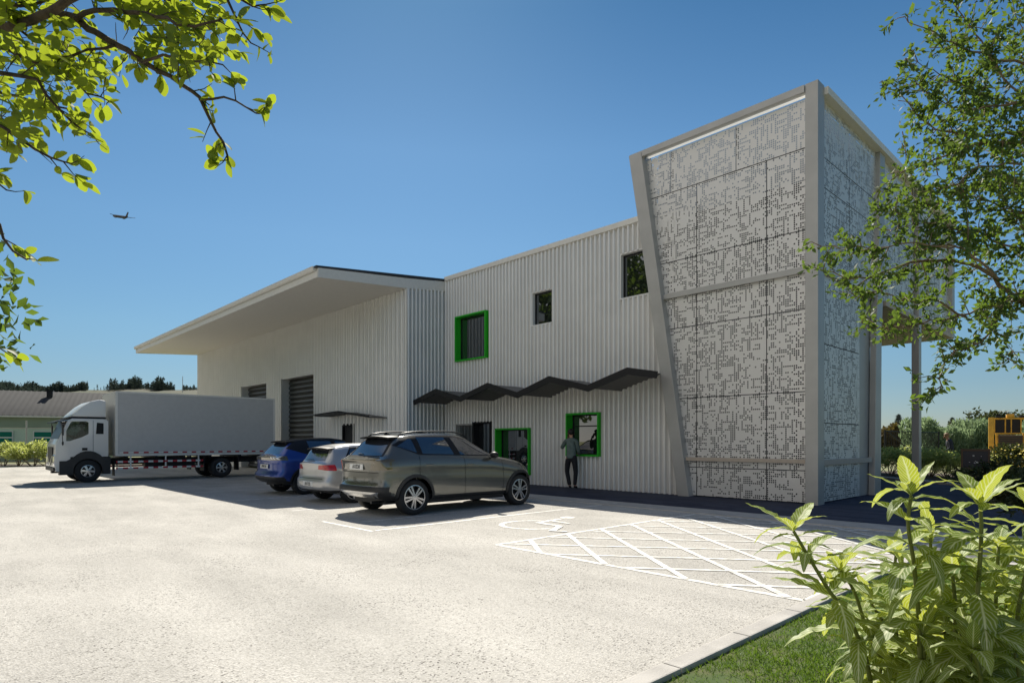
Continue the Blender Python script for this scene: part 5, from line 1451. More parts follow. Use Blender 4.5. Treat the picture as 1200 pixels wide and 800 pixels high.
walk = dict(stand); walk.update(chest=(.0, .04, 1.29), neckb=(0, .08, 1.44), neck=(0, .11, 1.51), head0=(0, .14, 1.56), head1=(0, .17, 1.62), head2=(0, .17, 1.67), face=(0, 1, -.35),
    shR=(.17, .06, 1.40), shL=(-.17, .06, 1.40), elR=(.22, .08, 1.12), wrR=(.18, .26, .98), haR=(.16, .33, .95), elL=(-.22, .08, 1.12), wrL=(-.18, .26, .98), haL=(-.16, .33, .95), palmL=(1, 0, 0),
    knR=(.12, .12, .50), anR=(.11, .10, .09), toR=(.12, .24, .035), knL=(-.12, -.02, .50), anL=(-.11, -.22, .11), toL=(-.12, -.09, .035))
q = loc(20.2, 28.5)
P2 = empty("person", (q.x, q.y, 0.0), TH + 1.25)
tag(P2, "fair haired person in dark blue jacket walking behind the garden shrubs", "person")
person(P2, walk, 1.08, MT['shirt'], MT['trousers'], MT['hairfair'])
# driver in the truck cab
sit = dict(stand); 
sit.update({k: tuple(np.array(v) - np.array((0, 0, 0))) for k, v in sit.items()})
sit.update(hipR=(.10, 0, .90), knR=(.14, .42, .92), anR=(.14, .50, .52), toR=(.14, .63, .48), hipL=(-.10, 0, .90), knL=(-.14, .42, .92), anL=(-.14, .50, .52), toL=(-.14, .63, .48),
    elL=(-.24, .16, 1.16), wrL=(-.16, .40, 1.26), haL=(-.13, .47, 1.28), palmL=(0, 1, -.3), elR=(.24, .16, 1.16), wrR=(.16, .40, 1.26), haR=(.13, .47, 1.28), palmR=(0, 1, -.3), face=(0, 1, 0), head1=(0, .03, 1.66), head0=(0, .02, 1.59), head2=(0, .03, 1.71), neck=(0, 0, 1.53))

DR = empty("person", (-28.22 + .45, 11.20 - 6.93, .47), -math.pi + .12)
tag(DR, "driver in dark clothes sitting at the wheel inside the white truck cab", "person")
person(DR, sit, .98, MT['shirt'], MT['trousers'], MT['hair'])
# ------------------------------------------------------------------ foliage
def leaf_template(n, outline, fold=.12, droop=.10, uv=False):
    """a leaf as n rows of two folded quads along x from 0 to 1; outline(t) = half width"""
    V = []; F = []
    for i in range(n + 1):
        t = i / n; h = outline(t)
        z = -droop * t * t
        V += [(t, -h, z + fold * h), (t, 0, z), (t, h, z + fold * h)]
    for i in range(n):
        a = 3 * i
        F += [(a, a + 3, a + 4, a + 1), (a + 1, a + 4, a + 5, a + 2)]
    return np.array(V), np.array(F)
OVAL = leaf_template(5, lambda t: .30 * math.sin(math.pi * min(1, t * .93 + .035)) ** .75 * (1 + .15 * t) + .004, .2, .12)
SMALL = leaf_template(2, lambda t: (.02, .27, .02)[int(round(t * 2))], .3, .15)
LANCE = leaf_template(3, lambda t: .16 * math.sin(math.pi * t) + .006, .3, .35)
NEEDLE = leaf_template(1, lambda t: .10 * (1 - t) + .005, .1, .3)

def unit(n):
    v = rng.normal(size=(n, 3)); return v / np.linalg.norm(v, axis=1, keepdims=True)

def leaves(name, P, D, N, size, tmpl, mat, parent=None):
    X, Y, Z = frames(D, N)
    V, F = instance(tmpl[0], tmpl[1], P, X, Y, Z, size)
    return np_mesh(name, V, F, mat, parent, smooth=False)

def curve_pts(pts, step=.05):
    """smooth dense polyline through pts"""
    P = np.array(pts, float)
    s = np.concatenate([[0], np.cumsum(np.linalg.norm(np.diff(P, axis=0), axis=1))])
    f = [smooth_fn(list(zip(s, P[:, k]))) for k in range(3)]
    q = np.arange(0, s[-1], step)
    return np.array([[f[0](t), f[1](t), f[2](t)] for t in q] + [P[-1]])

def px_loc(px, py, dist):
    """survey reading (bearing, elevation) and distance ahead -> site position"""
    return loc((px - 600) / 725.6 * dist, dist, EYE + (517.15 - py) / 725.6 * dist)

# ---- the broad-leaved tree whose low branches hang over the car park at the left
LT = empty("broadleaf_tree", tuple(loc(-4.6, 2.4, 0)))
tag(LT, "broad leaved tree with round yellow green leaves hanging over the car park at the left", "tree")
TB = loc(-4.6, 2.4, 0)
limbs = [  # (distance ahead, start radius, end radius, points)
    (2.9, 2.6, .030, .016, [(-420, -60), (-150, 40), (0, 33), (18, 27), (60, 15), (87, -4), (130, -40)]),
    (2.9, 2.8, .018, .004, [(66, 17), (88, 21), (102, 34), (135, 51), (168, 72), (204, 92), (234, 115), (249, 147), (264, 171), (268, 188)]),
    (2.85, 2.6, .012, .004, [(88, 21), (111, 12), (150, 14), (180, 18), (210, 28), (232, 30), (262, 22)]),
    (2.85, 2.95, .007, .003, [(135, 54), (110, 58), (99, 60), (74, 66)]),
    (2.8, 2.7, .007, .003, [(168, 72), (192, 67), (222, 72), (258, 74)]),
    (2.8, 2.75, .006, .0025, [(234, 114), (264, 116), (288, 126), (303, 132)]),
    (2.6, 2.7, .007, .003, [(262, -20), (268, 3), (276, 18), (285, 39), (292, 52)]),
    (2.6, 2.9, .012, .003, [(-60, 70), (0, 84), (40, 92), (60, 118), (90, 147), (106, 157)]),
    (2.6, 2.7, .010, .003, [(-60, 125), (0, 147), (30, 168), (65, 186), (84, 192)]),
    (2.5, 2.5, .010, .003, [(-70, 215), (-20, 235), (2, 272), (8, 284), (21, 297), (32, 304)]),
    (2.9, 3.1, .012, .003, [(-60, 40), (0, 55), (40, 72), (75, 88), (110, 112), (128, 118)]),
    (2.7, 3.0, .008, .003, [(-50, -10), (20, 8), (60, -2), (130, -8), (210, 4), (232, 14)]),
    (3.0, 3.2, .008, .003, [(100, -30), (150, -6), (190, 14), (230, 44), (268, 58)]),
    (2.5, 2.5, .006, .003, [(-34, 392), (-10, 402), (0, 406)]),
    (2.7, 2.8, .008, .003, [(225, -50), (265, -14), (296, 8), (314, 8)]),
    (2.55, 2.55, .009, .003, [(-80, 180), (-25, 200), (-2, 214), (6, 222)]),
    (3.1, 3.3, .010, .003, [(-60, 90), (0, 108), (50, 122), (80, 128), (100, 140)]),
    (2.8, 3.2, .010, .003, [(-60, 0), (0, 20), (30, 40), (60, 56), (92, 70)]),
]
bm = bmesh.new()
LP = []; LD = []
crown_c = loc(-4.2, 2.6, 4.6)
for d0, d1, r0, r1, pts in limbs:
    n = len(pts)
    P = [px_loc(p[0], p[1], d0 + (d1 - d0) * i / (n - 1)) for i, p in enumerate(pts)]
    Q = curve_pts(P, .06)
    Q = Q + rng.normal(size=Q.shape) * .004
    tube(bm, Q, list(np.linspace(r0, r1, len(Q))), 7)
    thick = r0 > .02
    for i in range(2, len(Q)):
        if (thick and i % 4) or (pts[0][1] > 160 and i % 3): continue
        t = i / len(Q)
        base = Q[i]
        dirl = Q[i] - Q[i - 1]; dirl /= np.linalg.norm(dirl)
        if rng.random() < (.55 if t < .35 else .9):
            # a side twig with a fan of leaves
            td = dirl * .8 + unit(1)[0] * .9; td /= np.linalg.norm(td)
            tl = rng.uniform(.05, .17) * (1.25 - .6 * t)
            tip = base + td * tl
            tube(bm, [base, base + td * tl * .5 + unit(1)[0] * .008, tip], [.003, .002, .0012], 5)
            for k in range(rng.integers(2, 7)):
                q = base + td * tl * (.25 + .75 * rng.random())
                LP.append(q); ld = td * .7 + unit(1)[0] * .9 + np.array([0, 0, -.15]); LD.append(ld)
        if t > .9:
            LP.append(base); LD.append(dirl + unit(1)[0] * .5)
# dense clusters in the upper left, as in the heart of the crown
for (cx_, cy_, rx, ry, n_, da, db) in [(30, 30, 60, 45, 110, 2.6, 3.3), (60, 95, 70, 40, 120, 2.8, 3.4), (200, 12, 70, 22, 85, 2.7, 3.2), (225, 55, 40, 28, 45, 2.6, 3.0), (15, 150, 35, 30, 45, 2.6, 3.0), (110, 70, 45, 28, 32, 2.9, 3.3), (175, 60, 35, 26, 34, 2.8, 3.1), (-60, 60, 60, 140, 200, 2.5, 3.4), (150, -50, 130, 30, 160, 2.6, 3.3), (-120, -80, 120, 150, 300, 2.4, 3.6)]:
    for k in range(int(n_ * 1.35)):
        a = rng.uniform(0, 2 * math.pi); r_ = math.sqrt(rng.random())
        q = np.array(px_loc(cx_ + rx * r_ * math.cos(a), cy_ + ry * r_ * math.sin(a), rng.uniform(da, db)))
        LP.append(q); v = unit(1)[0]; v[2] = v[2] * .5 - .2; LD.append(v)
        if k % 5 == 0:
            e = q + np.array(unit(1)[0]) * .12
            tube(bm, [q, (q + e) / 2 + unit(1)[0] * .01, e], [.002, .002, .001], 4)
LP = np.array(LP); LD = np.array(LD)
keep = LP[:, 2] > 1.6
LP, LD = LP[keep], LD[keep]
# off-picture trunk
tr = [TB + Vector((0, 0, -.1)), TB + Vector((.05, .02, .8)), TB + Vector((.02, .06, 1.8)), TB + Vector((.15, .1, 2.8)), px_loc(-420, -60, 2.9), TB + Vector((.3, .3, 4.6)), TB + Vector((.2, .6, 6.0))]
tube(bm, curve_pts(tr, .15), list(np.linspace(.16, .05, len(curve_pts(tr, .15)))), 12)
o = obj("trunk", bm, MT['bark'], LT, smooth=True)
N = unit(len(LP)) * .75 + np.array([0, 0, .75])
sz = rng.uniform(.044, .078, len(LP))
l_ = leaves("crown", LP, LD, N, sz, OVAL, MT['leaf_big'], LT)
for q in (o, l_): q.matrix_parent_inverse = Matrix.Translation(-TB)

# ---- right-hand tree
RTB = loc(7.4, 6.7, 0)
RT = empty("small_leaved_tree", tuple(RTB))
tag(RT, "small leaved tree with spreading pale branches in front of the perforated screen at the right", "tree")
bm = bmesh.new()
rl = [
    (6.4, 5.8, .05, .006, [(1290, 420), (1200, 356), (1180, 340), (1150, 314), (1115, 306), (1076, 308), (1043, 317), (1000, 325), (966, 316)]),
    (6.4, 6.2, .03, .005, [(1290, 330), (1200, 340), (1170, 356), (1121, 371), (1076, 379), (1035, 384), (1010, 380)]),
    (6.3, 5.6, .025, .005, [(1225, 350), (1180, 352), (1163, 382), (1144, 402), (1115, 415), (1102, 441), (1098, 462)]),
    (6.6, 6.4, .035, .005, [(1300, 200), (1200, 167), (1157, 167), (1102, 185), (1050, 208), (1024, 226)]),
    (6.2, 6.0, .03, .005, [(1290, 90), (1200, 75), (1173, 70), (1131, 58), (1089, 36), (1060, 22)]),
    (6.8, 6.6, .03, .005, [(1290, 150), (1200, 156), (1147, 159), (1102, 153), (1063, 123), (1040, 95), (1030, 98)]),
    (6.0, 6.2, .022, .004, [(1280, 110), (1200, 110), (1160, 66), (1140, 30), (1112, -5), (1100, -40)]),
    (5.8, 5.5, .018, .004, [(1170, 326), (1120, 290), (1070, 285), (1020, 292), (985, 286), (962, 292)]),
    (6.5, 6.2, .02, .004, [(1280, 260), (1200, 250), (1150, 236), (1100, 238), (1060, 250), (1035, 246)]),
    (6.1, 5.8, .02, .004, [(1250, 300), (1190, 290), (1130, 270), (1080, 262), (1045, 270)]),
    (6.4, 6.6, .02, .004, [(1290, 400), (1220, 415), (1190, 412), (1176, 424)]),
    (6.6, 6.9, .025, .004, [(1290, 20), (1220, 10), (1190, -10), (1150, -30), (1110, -60)]),
    (6.3, 6.0, .02, .004, [(1130, 372), (1090, 350), (1060, 352), (1030, 340), (1002, 348)]),
    (6.9, 6.7, .02, .004, [(1270, 220), (1210, 215), (1160, 205), (1120, 215), (1090, 206)]),
    (6.2, 6.4, .02, .004, [(1270, 330), (1220, 300), (1200, 270), (1180, 240), (1170, 215)]),
    (6.6, 6.2, .02, .004, [(1260, 60), (1220, 120), (1180, 120), (1130, 100), (1090, 82), (1062, 70)]),
    (6.2, 6.0, .018, .004, [(1200, 190), (1150, 196), (1110, 220), (1080, 225), (1052, 232)]),
    (6.0, 6.3, .018, .004, [(1200, 120), (1150, 128), (1100, 118), (1072, 96)]),
]
LP = []; LD = []
for d0, d1, r0, r1, pts in rl:
    n = len(pts)
    P = [px_loc(p[0], p[1], d0 + (d1 - d0) * i / (n - 1)) for i, p in enumerate(pts)]
    Q = curve_pts(P, .10); Q = Q + rng.normal(size=Q.shape) * .010
    tube(bm, Q, list(np.linspace(r0 * .6, r1 * .6, len(Q))), 7)
    for i in range(3, len(Q)):
        t = i / len(Q)
        dirl = Q[i] - Q[i - 1]; dirl /= np.linalg.norm(dirl)
        for rep in range(3 if t < .85 else 2):
            if rng.random() < .55:
                td = dirl * .6 + unit(1)[0]; td /= np.linalg.norm(td); tl = rng.uniform(.12, .42) * (1.15 - .65 * t)
                mid = Q[i] + td * tl * .5 + unit(1)[0] * .03; tip = Q[i] + td * tl + np.array([0, 0, -.03])
                tube(bm, [Q[i], mid, tip], [.006, .004, .002], 4, cap=False)
                for k in range(int(8 + tl * 44)):
                    f = rng.uniform(.2, 1.05)
                    q = (Q[i] * (1 - f) ** 2 + 2 * mid * f * (1 - f) + tip * f * f) + rng.normal(size=3) * .028
                    LP.append(q); LD.append(td * .6 + unit(1)[0] * .9 + np.array([0, 0, -.1]))
# filler clusters in the thick part of the crown and out of the picture beyond
for (cx_, cy_, rx, ry, n_) in [(1170, 110, 70, 120, 1700), (1180, 270, 70, 70, 800), (1100, 130, 55, 85, 650), (1290, 180, 110, 190, 2200), (1240, -90, 140, 110, 1200)]:
    cl = []
    for _ in range(max(6, n_ // 30)):
        a = rng.uniform(0, 2 * math.pi); r_ = math.sqrt(rng.random())
        cl.append(np.array(px_loc(cx_ + rx * r_ * math.cos(a), cy_ + ry * r_ * math.sin(a), rng.uniform(5.8, 7.8))))
    for c_ in cl:
        ax = unit(1)[0] * .16
        tube(bm, [c_ - ax, c_ + unit(1)[0] * .02, c_ + ax], [.005, .004, .002], 4, cap=False)
        k_ = 24
        u_ = rng.uniform(-1, 1, k_)[:, None]
        LP += list(c_ + ax * u_ + rng.normal(size=(k_, 3)) * .05); LD += list(unit(k_))
tp = [RTB + Vector((0, 0, -.1)), RTB + Vector((-.1, 0, 1.0)), px_loc(1300, 420, 6.5), px_loc(1310, 250, 6.6), px_loc(1300, 90, 6.6), px_loc(1270, -100, 6.6)]
q = curve_pts(tp, .2); tube(bm, q, list(np.linspace(.15, .03, len(q))), 12)
o = obj("trunk", bm, MT['barkpale'], RT, smooth=True)
LP = np.array(LP); LD = np.array(LD)
l_ = leaves("crown", LP, LD, unit(len(LP)) + np.array([0, 0, .35]), rng.uniform(.048, .082, len(LP)), SMALL, MT['leaf_small'], RT)
for q in (o, l_): q.matrix_parent_inverse = Matrix.Translation(-RTB)

# ---- foreground striped-leaf shrubs
def ginger_leaf(n=16):
    V = []; F = []; UV = []
    for i in range(n + 1):
        t = i / n
        h = .125 * math.sin(math.pi * (t ** .8)) ** .85 * (1 + .10 * (i % 2)) + .004
        if i == n: h = .002
        for k, s in enumerate((-1, -.5, 0, .5, 1)):
            V.append((t, s * h, .22 * abs(s) * h + (.010 if i % 2 else 0) * abs(s)))
            UV.append((t, s))
    for i in range(n):
        for k in range(4):
            a = 5 * i + k
            F.append((a, a + 5, a + 6, a + 1))
    return np.array(V), np.array(F), np.array(UV)
GV, GF, GUV = ginger_leaf()
def big_leaf_mesh(name, items, mat, parent):
    """items: (base, direction, up, length, droop, width factor); each leaf bends along its length"""
    Vs = []; Fs = []; UVs = []
    for bi, (b, d, up, ln, dr, wf) in enumerate(items):
        d = np.array(d, float); d /= np.linalg.norm(d); up = np.array(up, float)
        y = np.cross(up, d); y /= np.linalg.norm(y) + 1e-9; z = np.cross(d, y)
        t = GV[:, 0]
        ang = dr * t
        # bend in the leaf's own plane
        xx = np.where(dr == 0, t, np.sin(ang) / (dr + 1e-9)); zz = -(1 - np.cos(ang)) / (dr + 1e-9)
        V = np.array(b)[None] + ln * (xx[:, None] * d + (zz + GV[:, 2] * np.cos(ang))[:, None] * z + (GV[:, 1] * wf)[:, None] * y)
        V += ln * .012 * np.sin(t * 23 + bi)[:, None] * z
        Vs.append(V); Fs.append(GF + bi * len(GV)); UVs.append(GUV)
    V = np.concatenate(Vs); F = np.concatenate(Fs); UV = np.concatenate(UVs)
    o = np_mesh(name, V, F, mat, parent, smooth=True)
    uv = o.data.uv_layers.new(name="leaf")
    li = np.empty(len(o.data.loops), dtype=np.int32); o.data.loops.foreach_get('vertex_index', li)
    uv.data.foreach_set('uv', UV[li].astype(np.float32).ravel())
    return o
def striped_shrub(label, stems, nlow=0):
    """stems: list of survey-reading polylines with a distance; whorls of leaves up each stem"""
    base = px_loc(stems[0][1][0][0], stems[0][1][0][1], stems[0][0]); base = Vector((base.x, base.y, 0.05))
    root = empty("striped_shrub", tuple(base)); tag(root, label, "shrub", "striped leaf shrubs at the lawn corner")
    bmS = bmesh.new(); items = []
    for dist, pts, tipn, lsz in stems:
        P = [px_loc(p[0], p[1], dist) for p in pts]
        g = Vector((P[0].x + random.uniform(-.04, .04), P[0].y + random.uniform(-.04, .04), 0.03))
        P = [g] + P if P[0].z > .15 else P
        Q = curve_pts(P, .035)
        tube(bmS, Q, list(np.linspace(.011, .005, len(Q))), 8)
        n = len(Q); az = random.uniform(0, 6.28)
        zt_ = Q[-1][2]
        for i in range(n):
            if Q[i][2] < .25: continue
            f = (Q[i][2]) / zt_
            dens = 1.0 if f > .5 else .7
            if random.random() > dens: continue
            for _r in range(random.choice((1, 2, 2, 3))):
              az += 2.4 + random.uniform(-.4, .4)
              el = random.uniform(.15, .75) if f > .8 else random.uniform(-.15, .45)
              d = np.array([math.cos(az) * math.cos(el), math.sin(az) * math.cos(el), math.sin(el)])
              items.append((Q[i], d, (0, 0, 1), lsz * random.uniform(.65, 1.35) * (.8 if f > .93 else 1), random.uniform(.6, 1.7), random.uniform(.75, 1.2)))
        for k in range(tipn):
            a_ = az + 2 * math.pi * k / tipn + random.uniform(-.3, .3); el = random.uniform(.65, 1.25)
            d = np.array([math.cos(a_) * math.cos(el), math.sin(a_) * math.cos(el), math.sin(el)])
            items.append((Q[-1], d, (math.cos(a_) * -1, math.sin(a_) * -1, .6), lsz * random.uniform(.6, .95), random.uniform(.4, 1.0), random.uniform(.9, 1.2)))
    s_ = obj("stem", bmS, MT['stem'], root, smooth=True)
    l_ = big_leaf_mesh("leaves", items, MT['leaf_ginger'], root)
    for q in (s_, l_): q.matrix_parent_inverse = Matrix.Translation(-base)
    return root
striped_shrub("tallest striped leaf shrub with one upright stem topped by a broad yellow green leaf", [(1.9, [(1078, 760), (1071, 660), (1064, 610), (1068, 580)], 5, .21), (2.15, [(1110, 800), (1104, 720), (1092, 660), (1090, 630)], 3, .19), (2.3, [(1060, 800), (1050, 740), (1046, 690), (1050, 650)], 4, .2), (2.0, [(1118, 800), (1120, 720), (1116, 670)], 4, .2)])
striped_shrub("striped leaf shrub at the right edge with long arching leaves on a brown stem", [(1.85, [(1140, 790), (1146, 690), (1150, 620), (1149, 592)], 6, .23), (2.0, [(1195, 800), (1192, 730), (1200, 680), (1204, 660)], 4, .2), (2.3, [(1170, 760), (1180, 700), (1172, 650)], 4, .2), (2.2, [(1200, 780), (1215, 700), (1212, 600)], 5, .22), (2.1, [(1160, 800), (1166, 720), (1170, 640)], 4, .21)])
striped_shrub("striped leaf shrub leaning left over the kerb beside the lawn", [(2.0, [(1020, 800), (995, 723), (974, 695), (950, 656), (930, 622)], 4, .19), (2.3, [(1050, 810), (1040, 740), (1020, 705)], 3, .18), (2.1, [(1040, 800), (1015, 735), (1000, 690), (985, 668)], 4, .18)])
striped_shrub("lowest striped leaf shrub, dense and half shaded, in the bottom right corner", [(1.9, [(1090, 830), (1085, 790), (1080, 745)], 4, .2), (1.75, [(1150, 850), (1150, 800), (1140, 760)], 4, .2), (2.1, [(1120, 800), (1130, 760), (1120, 720)], 4, .2), (1.8, [(1190, 850), (1195, 800), (1190, 765)], 4, .2), (2.2, [(1040, 850), (1030, 800), (1035, 770)], 4, .18), (2.4, [(1090, 800), (1070, 760), (1060, 720)], 4, .18), (2.4, [(1160, 800), (1150, 740), (1130, 690)], 4, .18)])

# ---- lawn
n = 120000
P = np.stack([rng.uniform(-2.06, 1.6, n), rng.uniform(2.4, 9.05, n), np.full(n, .05)], 1)
D = unit(n); D[:, 2] = np.abs(D[:, 2]) * .8 + .55
W_ = unit(n)
tv = np.array([(0, -.07, 0), (0, .07, 0), (.6, .04, .05), (1, 0, .16), (.6, -.04, .05)]); tf = np.array([(0, 1, 2, 3, 4)])
X, Y, Z = frames(D, W_)
_pt = np.sin(P[:, 0] * 3.1 + np.sin(P[:, 1] * 2.3)) * np.sin(P[:, 1] * 2.7 + np.sin(P[:, 0] * 4.1) * 1.3)
_k = rng.random(n) < np.clip(.95 - .9 * np.clip(_pt - .45, 0, 1) * 1.6, .15, 1)
P, X, Y, Z, _pt = P[_k], X[_k], Y[_k], Z[_k], _pt[_k]; n = len(P)
V, F = instance(tv, tf, P, X, Y, Z, rng.uniform(.018, .045, n) * (1 + .35 * (rng.random(n) < .06)) * (1.05 - .25 * _pt))
tag(np_mesh("lawn_grass", V, F, MT['grass']), "short mown green lawn inside the concrete kerb", "grass", kind="stuff")

# ---- rounded garden shrubs
def shrub(name, c, r, h, n, mat, label, cat="shrub", group=None, tmpl=LANCE, size=(.09, .16), lumps=9):
    root = empty(name, (c.x, c.y, 0)); tag(root, label, cat, group)
    L_ = [(np.array([rng.normal() * r * .42, rng.normal() * r * .42, h * rng.uniform(.35, .72)]), r * rng.uniform(.32, .55)) for _ in range(lumps)]
    P = []
    k = n // lumps
    for cc, rr in L_:
        v = unit(k); v[:, 2] = np.abs(v[:, 2]) * 1.1 - .35
        P.append(cc + v * rr * rng.uniform(.55, 1.08, (k, 1)))
    P = np.concatenate(P); P[:, 2] = np.clip(P[:, 2], .04, None)
    D = P - np.array([0, 0, h * .2]); D = D / (np.linalg.norm(D, axis=1, keepdims=True) + 1e-6) + unit(len(P)) * .8
    l_ = leaves("foliage", P, D, unit(len(P)) + np.array([0, 0, .8]), rng.uniform(size[0], size[1], len(P)), tmpl, mat, root)
    bm = bmesh.new()
    for cc, rr in L_:
        tube(bm, [(cc[0] * .15, cc[1] * .15, 0), tuple(cc * .6 + rng.normal(size=3) * .04), tuple(cc)], [.02, .012, .006], 5)
    obj("stems", bm, MT['barkpale'], root)
    return root
places = ["right behind the leaning tower column, leftmost in the bed", "in the tower bed between the leaning column and the square post", "just left of the square post in the tower bed", "just right of the square post in the tower bed", "below the walking person in the tower bed", "left of the dark notice board in the tower bed"]
for i, (px, dist, r, h) in enumerate([(1026, 28.4, .85, 1.15), (1043, 27.6, .95, 1.3), (1062, 27.0, 1.0, 1.35), (1089, 26.3, 1.0, 1.3), (1110, 25.6, 1.0, 1.25), (1134, 24.8, .95, 1.05)]):
    shrub("garden_shrub", loc((px - 600) / 725.6 * dist, dist), r, h, 1500, MT['leaf_shrub'], "variegated garden shrub " + places[i], group="variegated shrubs behind the tower")
places = ["at the left picture edge", "second from the left picture edge", "third from the left, under the shed windows", "partly hidden by the front of the truck"]
for i, (px, dist, r, h) in enumerate([(4, 38.2, 1.2, 1.5), (22, 38.4, 1.1, 1.6), (39, 38.0, 1.1, 1.6), (56, 38.6, 1.1, 1.3)]):
    shrub("boundary_shrub", loc((px - 600) / 725.6 * dist, dist), r, h, 1500, MT['leaf_shrub'], "leafy boundary shrub " + places[i], group="shrubs along the far edge of the car park", size=(.12, .24))
dist = 25.0
fb = shrub("flowering_shrub", loc((1188 - 600) / 725.6 * dist, dist), 1.2, 1.4, 4200, MT['leaf_dark'], "dark leaved shrub covered in yellow flowers at the right edge", tmpl=SMALL, size=(.07, .12))
n = 300; v = unit(n); v[:, 2] = np.abs(v[:, 2]) * .9
P = np.array([0, 0, .55]) + v * np.array([1.2, 1.2, .85]) * rng.uniform(.85, 1.05, (n, 1))
leaves("flowers", P, unit(n), v + unit(n) * .3, rng.uniform(.06, .12, n), OVAL, MT['petal'], fb)["kind"] = "stuff"
for dist, px, w_ in ((15.5, 1168, .9), (11.0, 1215, .8), (18.0, 1180, 1.0)):
    shrub("low_shrub", loc((px - 600) / 725.6 * dist, dist), w_, .95, 1800, MT['leaf_dark'], {15.5: "low dark shrub below the notice board", 11.0: "low dark shrub at the right edge in front of the flowers", 18.0: "low dark shrub in front of the yellow machine"}[dist], tmpl=SMALL, size=(.07, .13))

# feathery hedge, brown hedge, far trees
def hedge(name, a, b, depth, h, n, mat, label, size, tmpl, feather=0.0):
    c = (a + b) / 2; root = empty(name, (c.x, c.y, 0)); tag(root, label, "hedge")
    t = rng.random(n)[:, None]
    nrm_ = np.array([-(b - a).y, (b - a).x, 0]); nrm_ /= np.linalg.norm(nrm_)
    P = np.array(a)[None] * (1 - t) + np.array(b)[None] * t + nrm_ * rng.uniform(-depth / 2, depth / 2, (n, 1))
    top = h * (.82 + .13 * np.sin(t[:, 0] * 17 + 1) + .10 * np.sin(t[:, 0] * 41))
    P[:, 2] = top * rng.random(n) ** .6
    D = unit(n); D[:, 2] = np.abs(D[:, 2]) + feather
    l_ = leaves("foliage", P - np.array([c.x, c.y, 0]), D, unit(n), rng.uniform(size[0], size[1], n), tmpl, mat, root)
    bm = bmesh.new()
    for i in range(12):
        q = a.lerp(b, (i + .5) / 12) - c; tube(bm, [(q.x, q.y, 0), (q.x, q.y, h * .6)], [.04, .02], 5)
    obj("stems", bm, MT['bark'], root)
    return root
S = lambda px, d: loc((px - 600) / 725.6 * d, d)
hedge("feathery_hedge", S(1068, 46), S(1260, 46), 3.0, 3.0, 34000, MT['leaf_hedge'], "tall feathery grey green hedge behind the walking person", (.16, .36), LANCE, 1.2)
hedge("brown_hedge", S(980, 75), S(1066, 72), 2.5, 3.4, 6000, MT['leaf_brown'], "olive brown hedge far behind the black fence", (.3, .6), SMALL)

def conifer(c, h, label, n=1400):
    root = empty("conifer", (c.x, c.y, 0)); tag(root, label, "tree")
    bm = bmesh.new(); tube(bm, [(0, 0, 0), (0, 0, h * .5), (0, 0, h)], [h * .03, h * .018, .01], 7); obj("trunk", bm, MT['bark'], root)
    t = rng.random(n) ** .75
    az = rng.uniform(0, 2 * math.pi, n)
    tier = .8 + .35 * np.abs(np.sin(t * 22))
    R = h * .24 * (1 - t) * tier * rng.uniform(.2, 1, n) ** .4 + .05
    P = np.stack([R * np.cos(az), R * np.sin(az), h * (.1 + .9 * t)], 1)
    D = np.stack([np.cos(az), np.sin(az), np.full(n, -.25)], 1) + unit(n) * .35
    leaves("crown", P, D, unit(n) * .5 + np.array([0, 0, 1]), np.full(n, h * .075) * rng.uniform(.7, 1.3, n), NEEDLE, MT['leaf_conifer'], root)
conifer(S(1053, 110), 6.4, "tall dark conifer standing beyond the black fence")
conifer(S(1116, 150), 7.4, "small distant conifer whose tip rises above the feathery hedge")
def roundtree(c, h, r, label, mat, n=2600, size=(.3, .55), name="tree", group=None):
    root = empty(name, (c.x, c.y, 0)); tag(root, label, "tree", group)
    bm = bmesh.new(); tube(bm, [(0, 0, -.1), (.1, 0, h * .3), (0, .1, h * .6)], [h * .035, h * .025, h * .012], 8)
    for k in range(7):
        a = k * .9 + .3
        tube(bm, [(.05, 0, h * (.28 + .04 * k)), (math.cos(a) * r * .4, math.sin(a) * r * .4, h * (.45 + .04 * k)), (math.cos(a) * r * .75, math.sin(a) * r * .75, h * (.55 + .05 * k))], [h * .014, h * .009, h * .004], 5)
    obj("trunk", bm, MT['bark'], root)
    P = []
    for k in range(16):
        cc = np.array([rng.normal() * r * .42, rng.normal() * r * .42, h * rng.uniform(.40, .90)]); rr = r * rng.uniform(.28, .5)
        v = unit(n // 16); P.append(cc + v * rr * rng.uniform(.5, 1.1, (n // 16, 1)))
    P = np.concatenate(P)
    leaves("crown", P, unit(len(P)), unit(len(P)), rng.uniform(size[0], size[1], len(P)), SMALL, mat, root)
for px, d, h, r, lb in ((1140, 80, 5.2, 3.0, "dark rounded tree beyond the hedge, left of the yellow machine"), (1158, 84, 5.6, 2.6, "dark rounded tree rising just beside the arm of the yellow machine"), (1215, 82, 5.4, 3.0, "dark tree beyond the hedge at the right picture edge")):
    roundtree(S(px, d), h, r, lb, MT['leaf_dark'])
# trees behind the viewpoint (the street side), mirrored in windows and paintwork
k = 0
for u, v, h, r in ((-33, -5, 10, 5.0), (-42, -3, 10, 5.2), (-25, -9, 9.6, 4.6), (-52, -22, 9, 4.5), (-14, -34, 8.5, 4)):
    k += 1
    roundtree(Vector((u, v, 0)), h * 1.65, r * 1.35, ("street tree nearest the parked truck, outside the picture", "street tree furthest left, outside the picture", "street tree between the truck and the viewpoint, outside the picture", "street tree far behind the truck, outside the picture", "street tree directly behind the viewpoint, outside the picture")[k - 1], MT['leaf_small'], 6000, (.45, .8), "street_tree", "street trees behind the viewpoint")

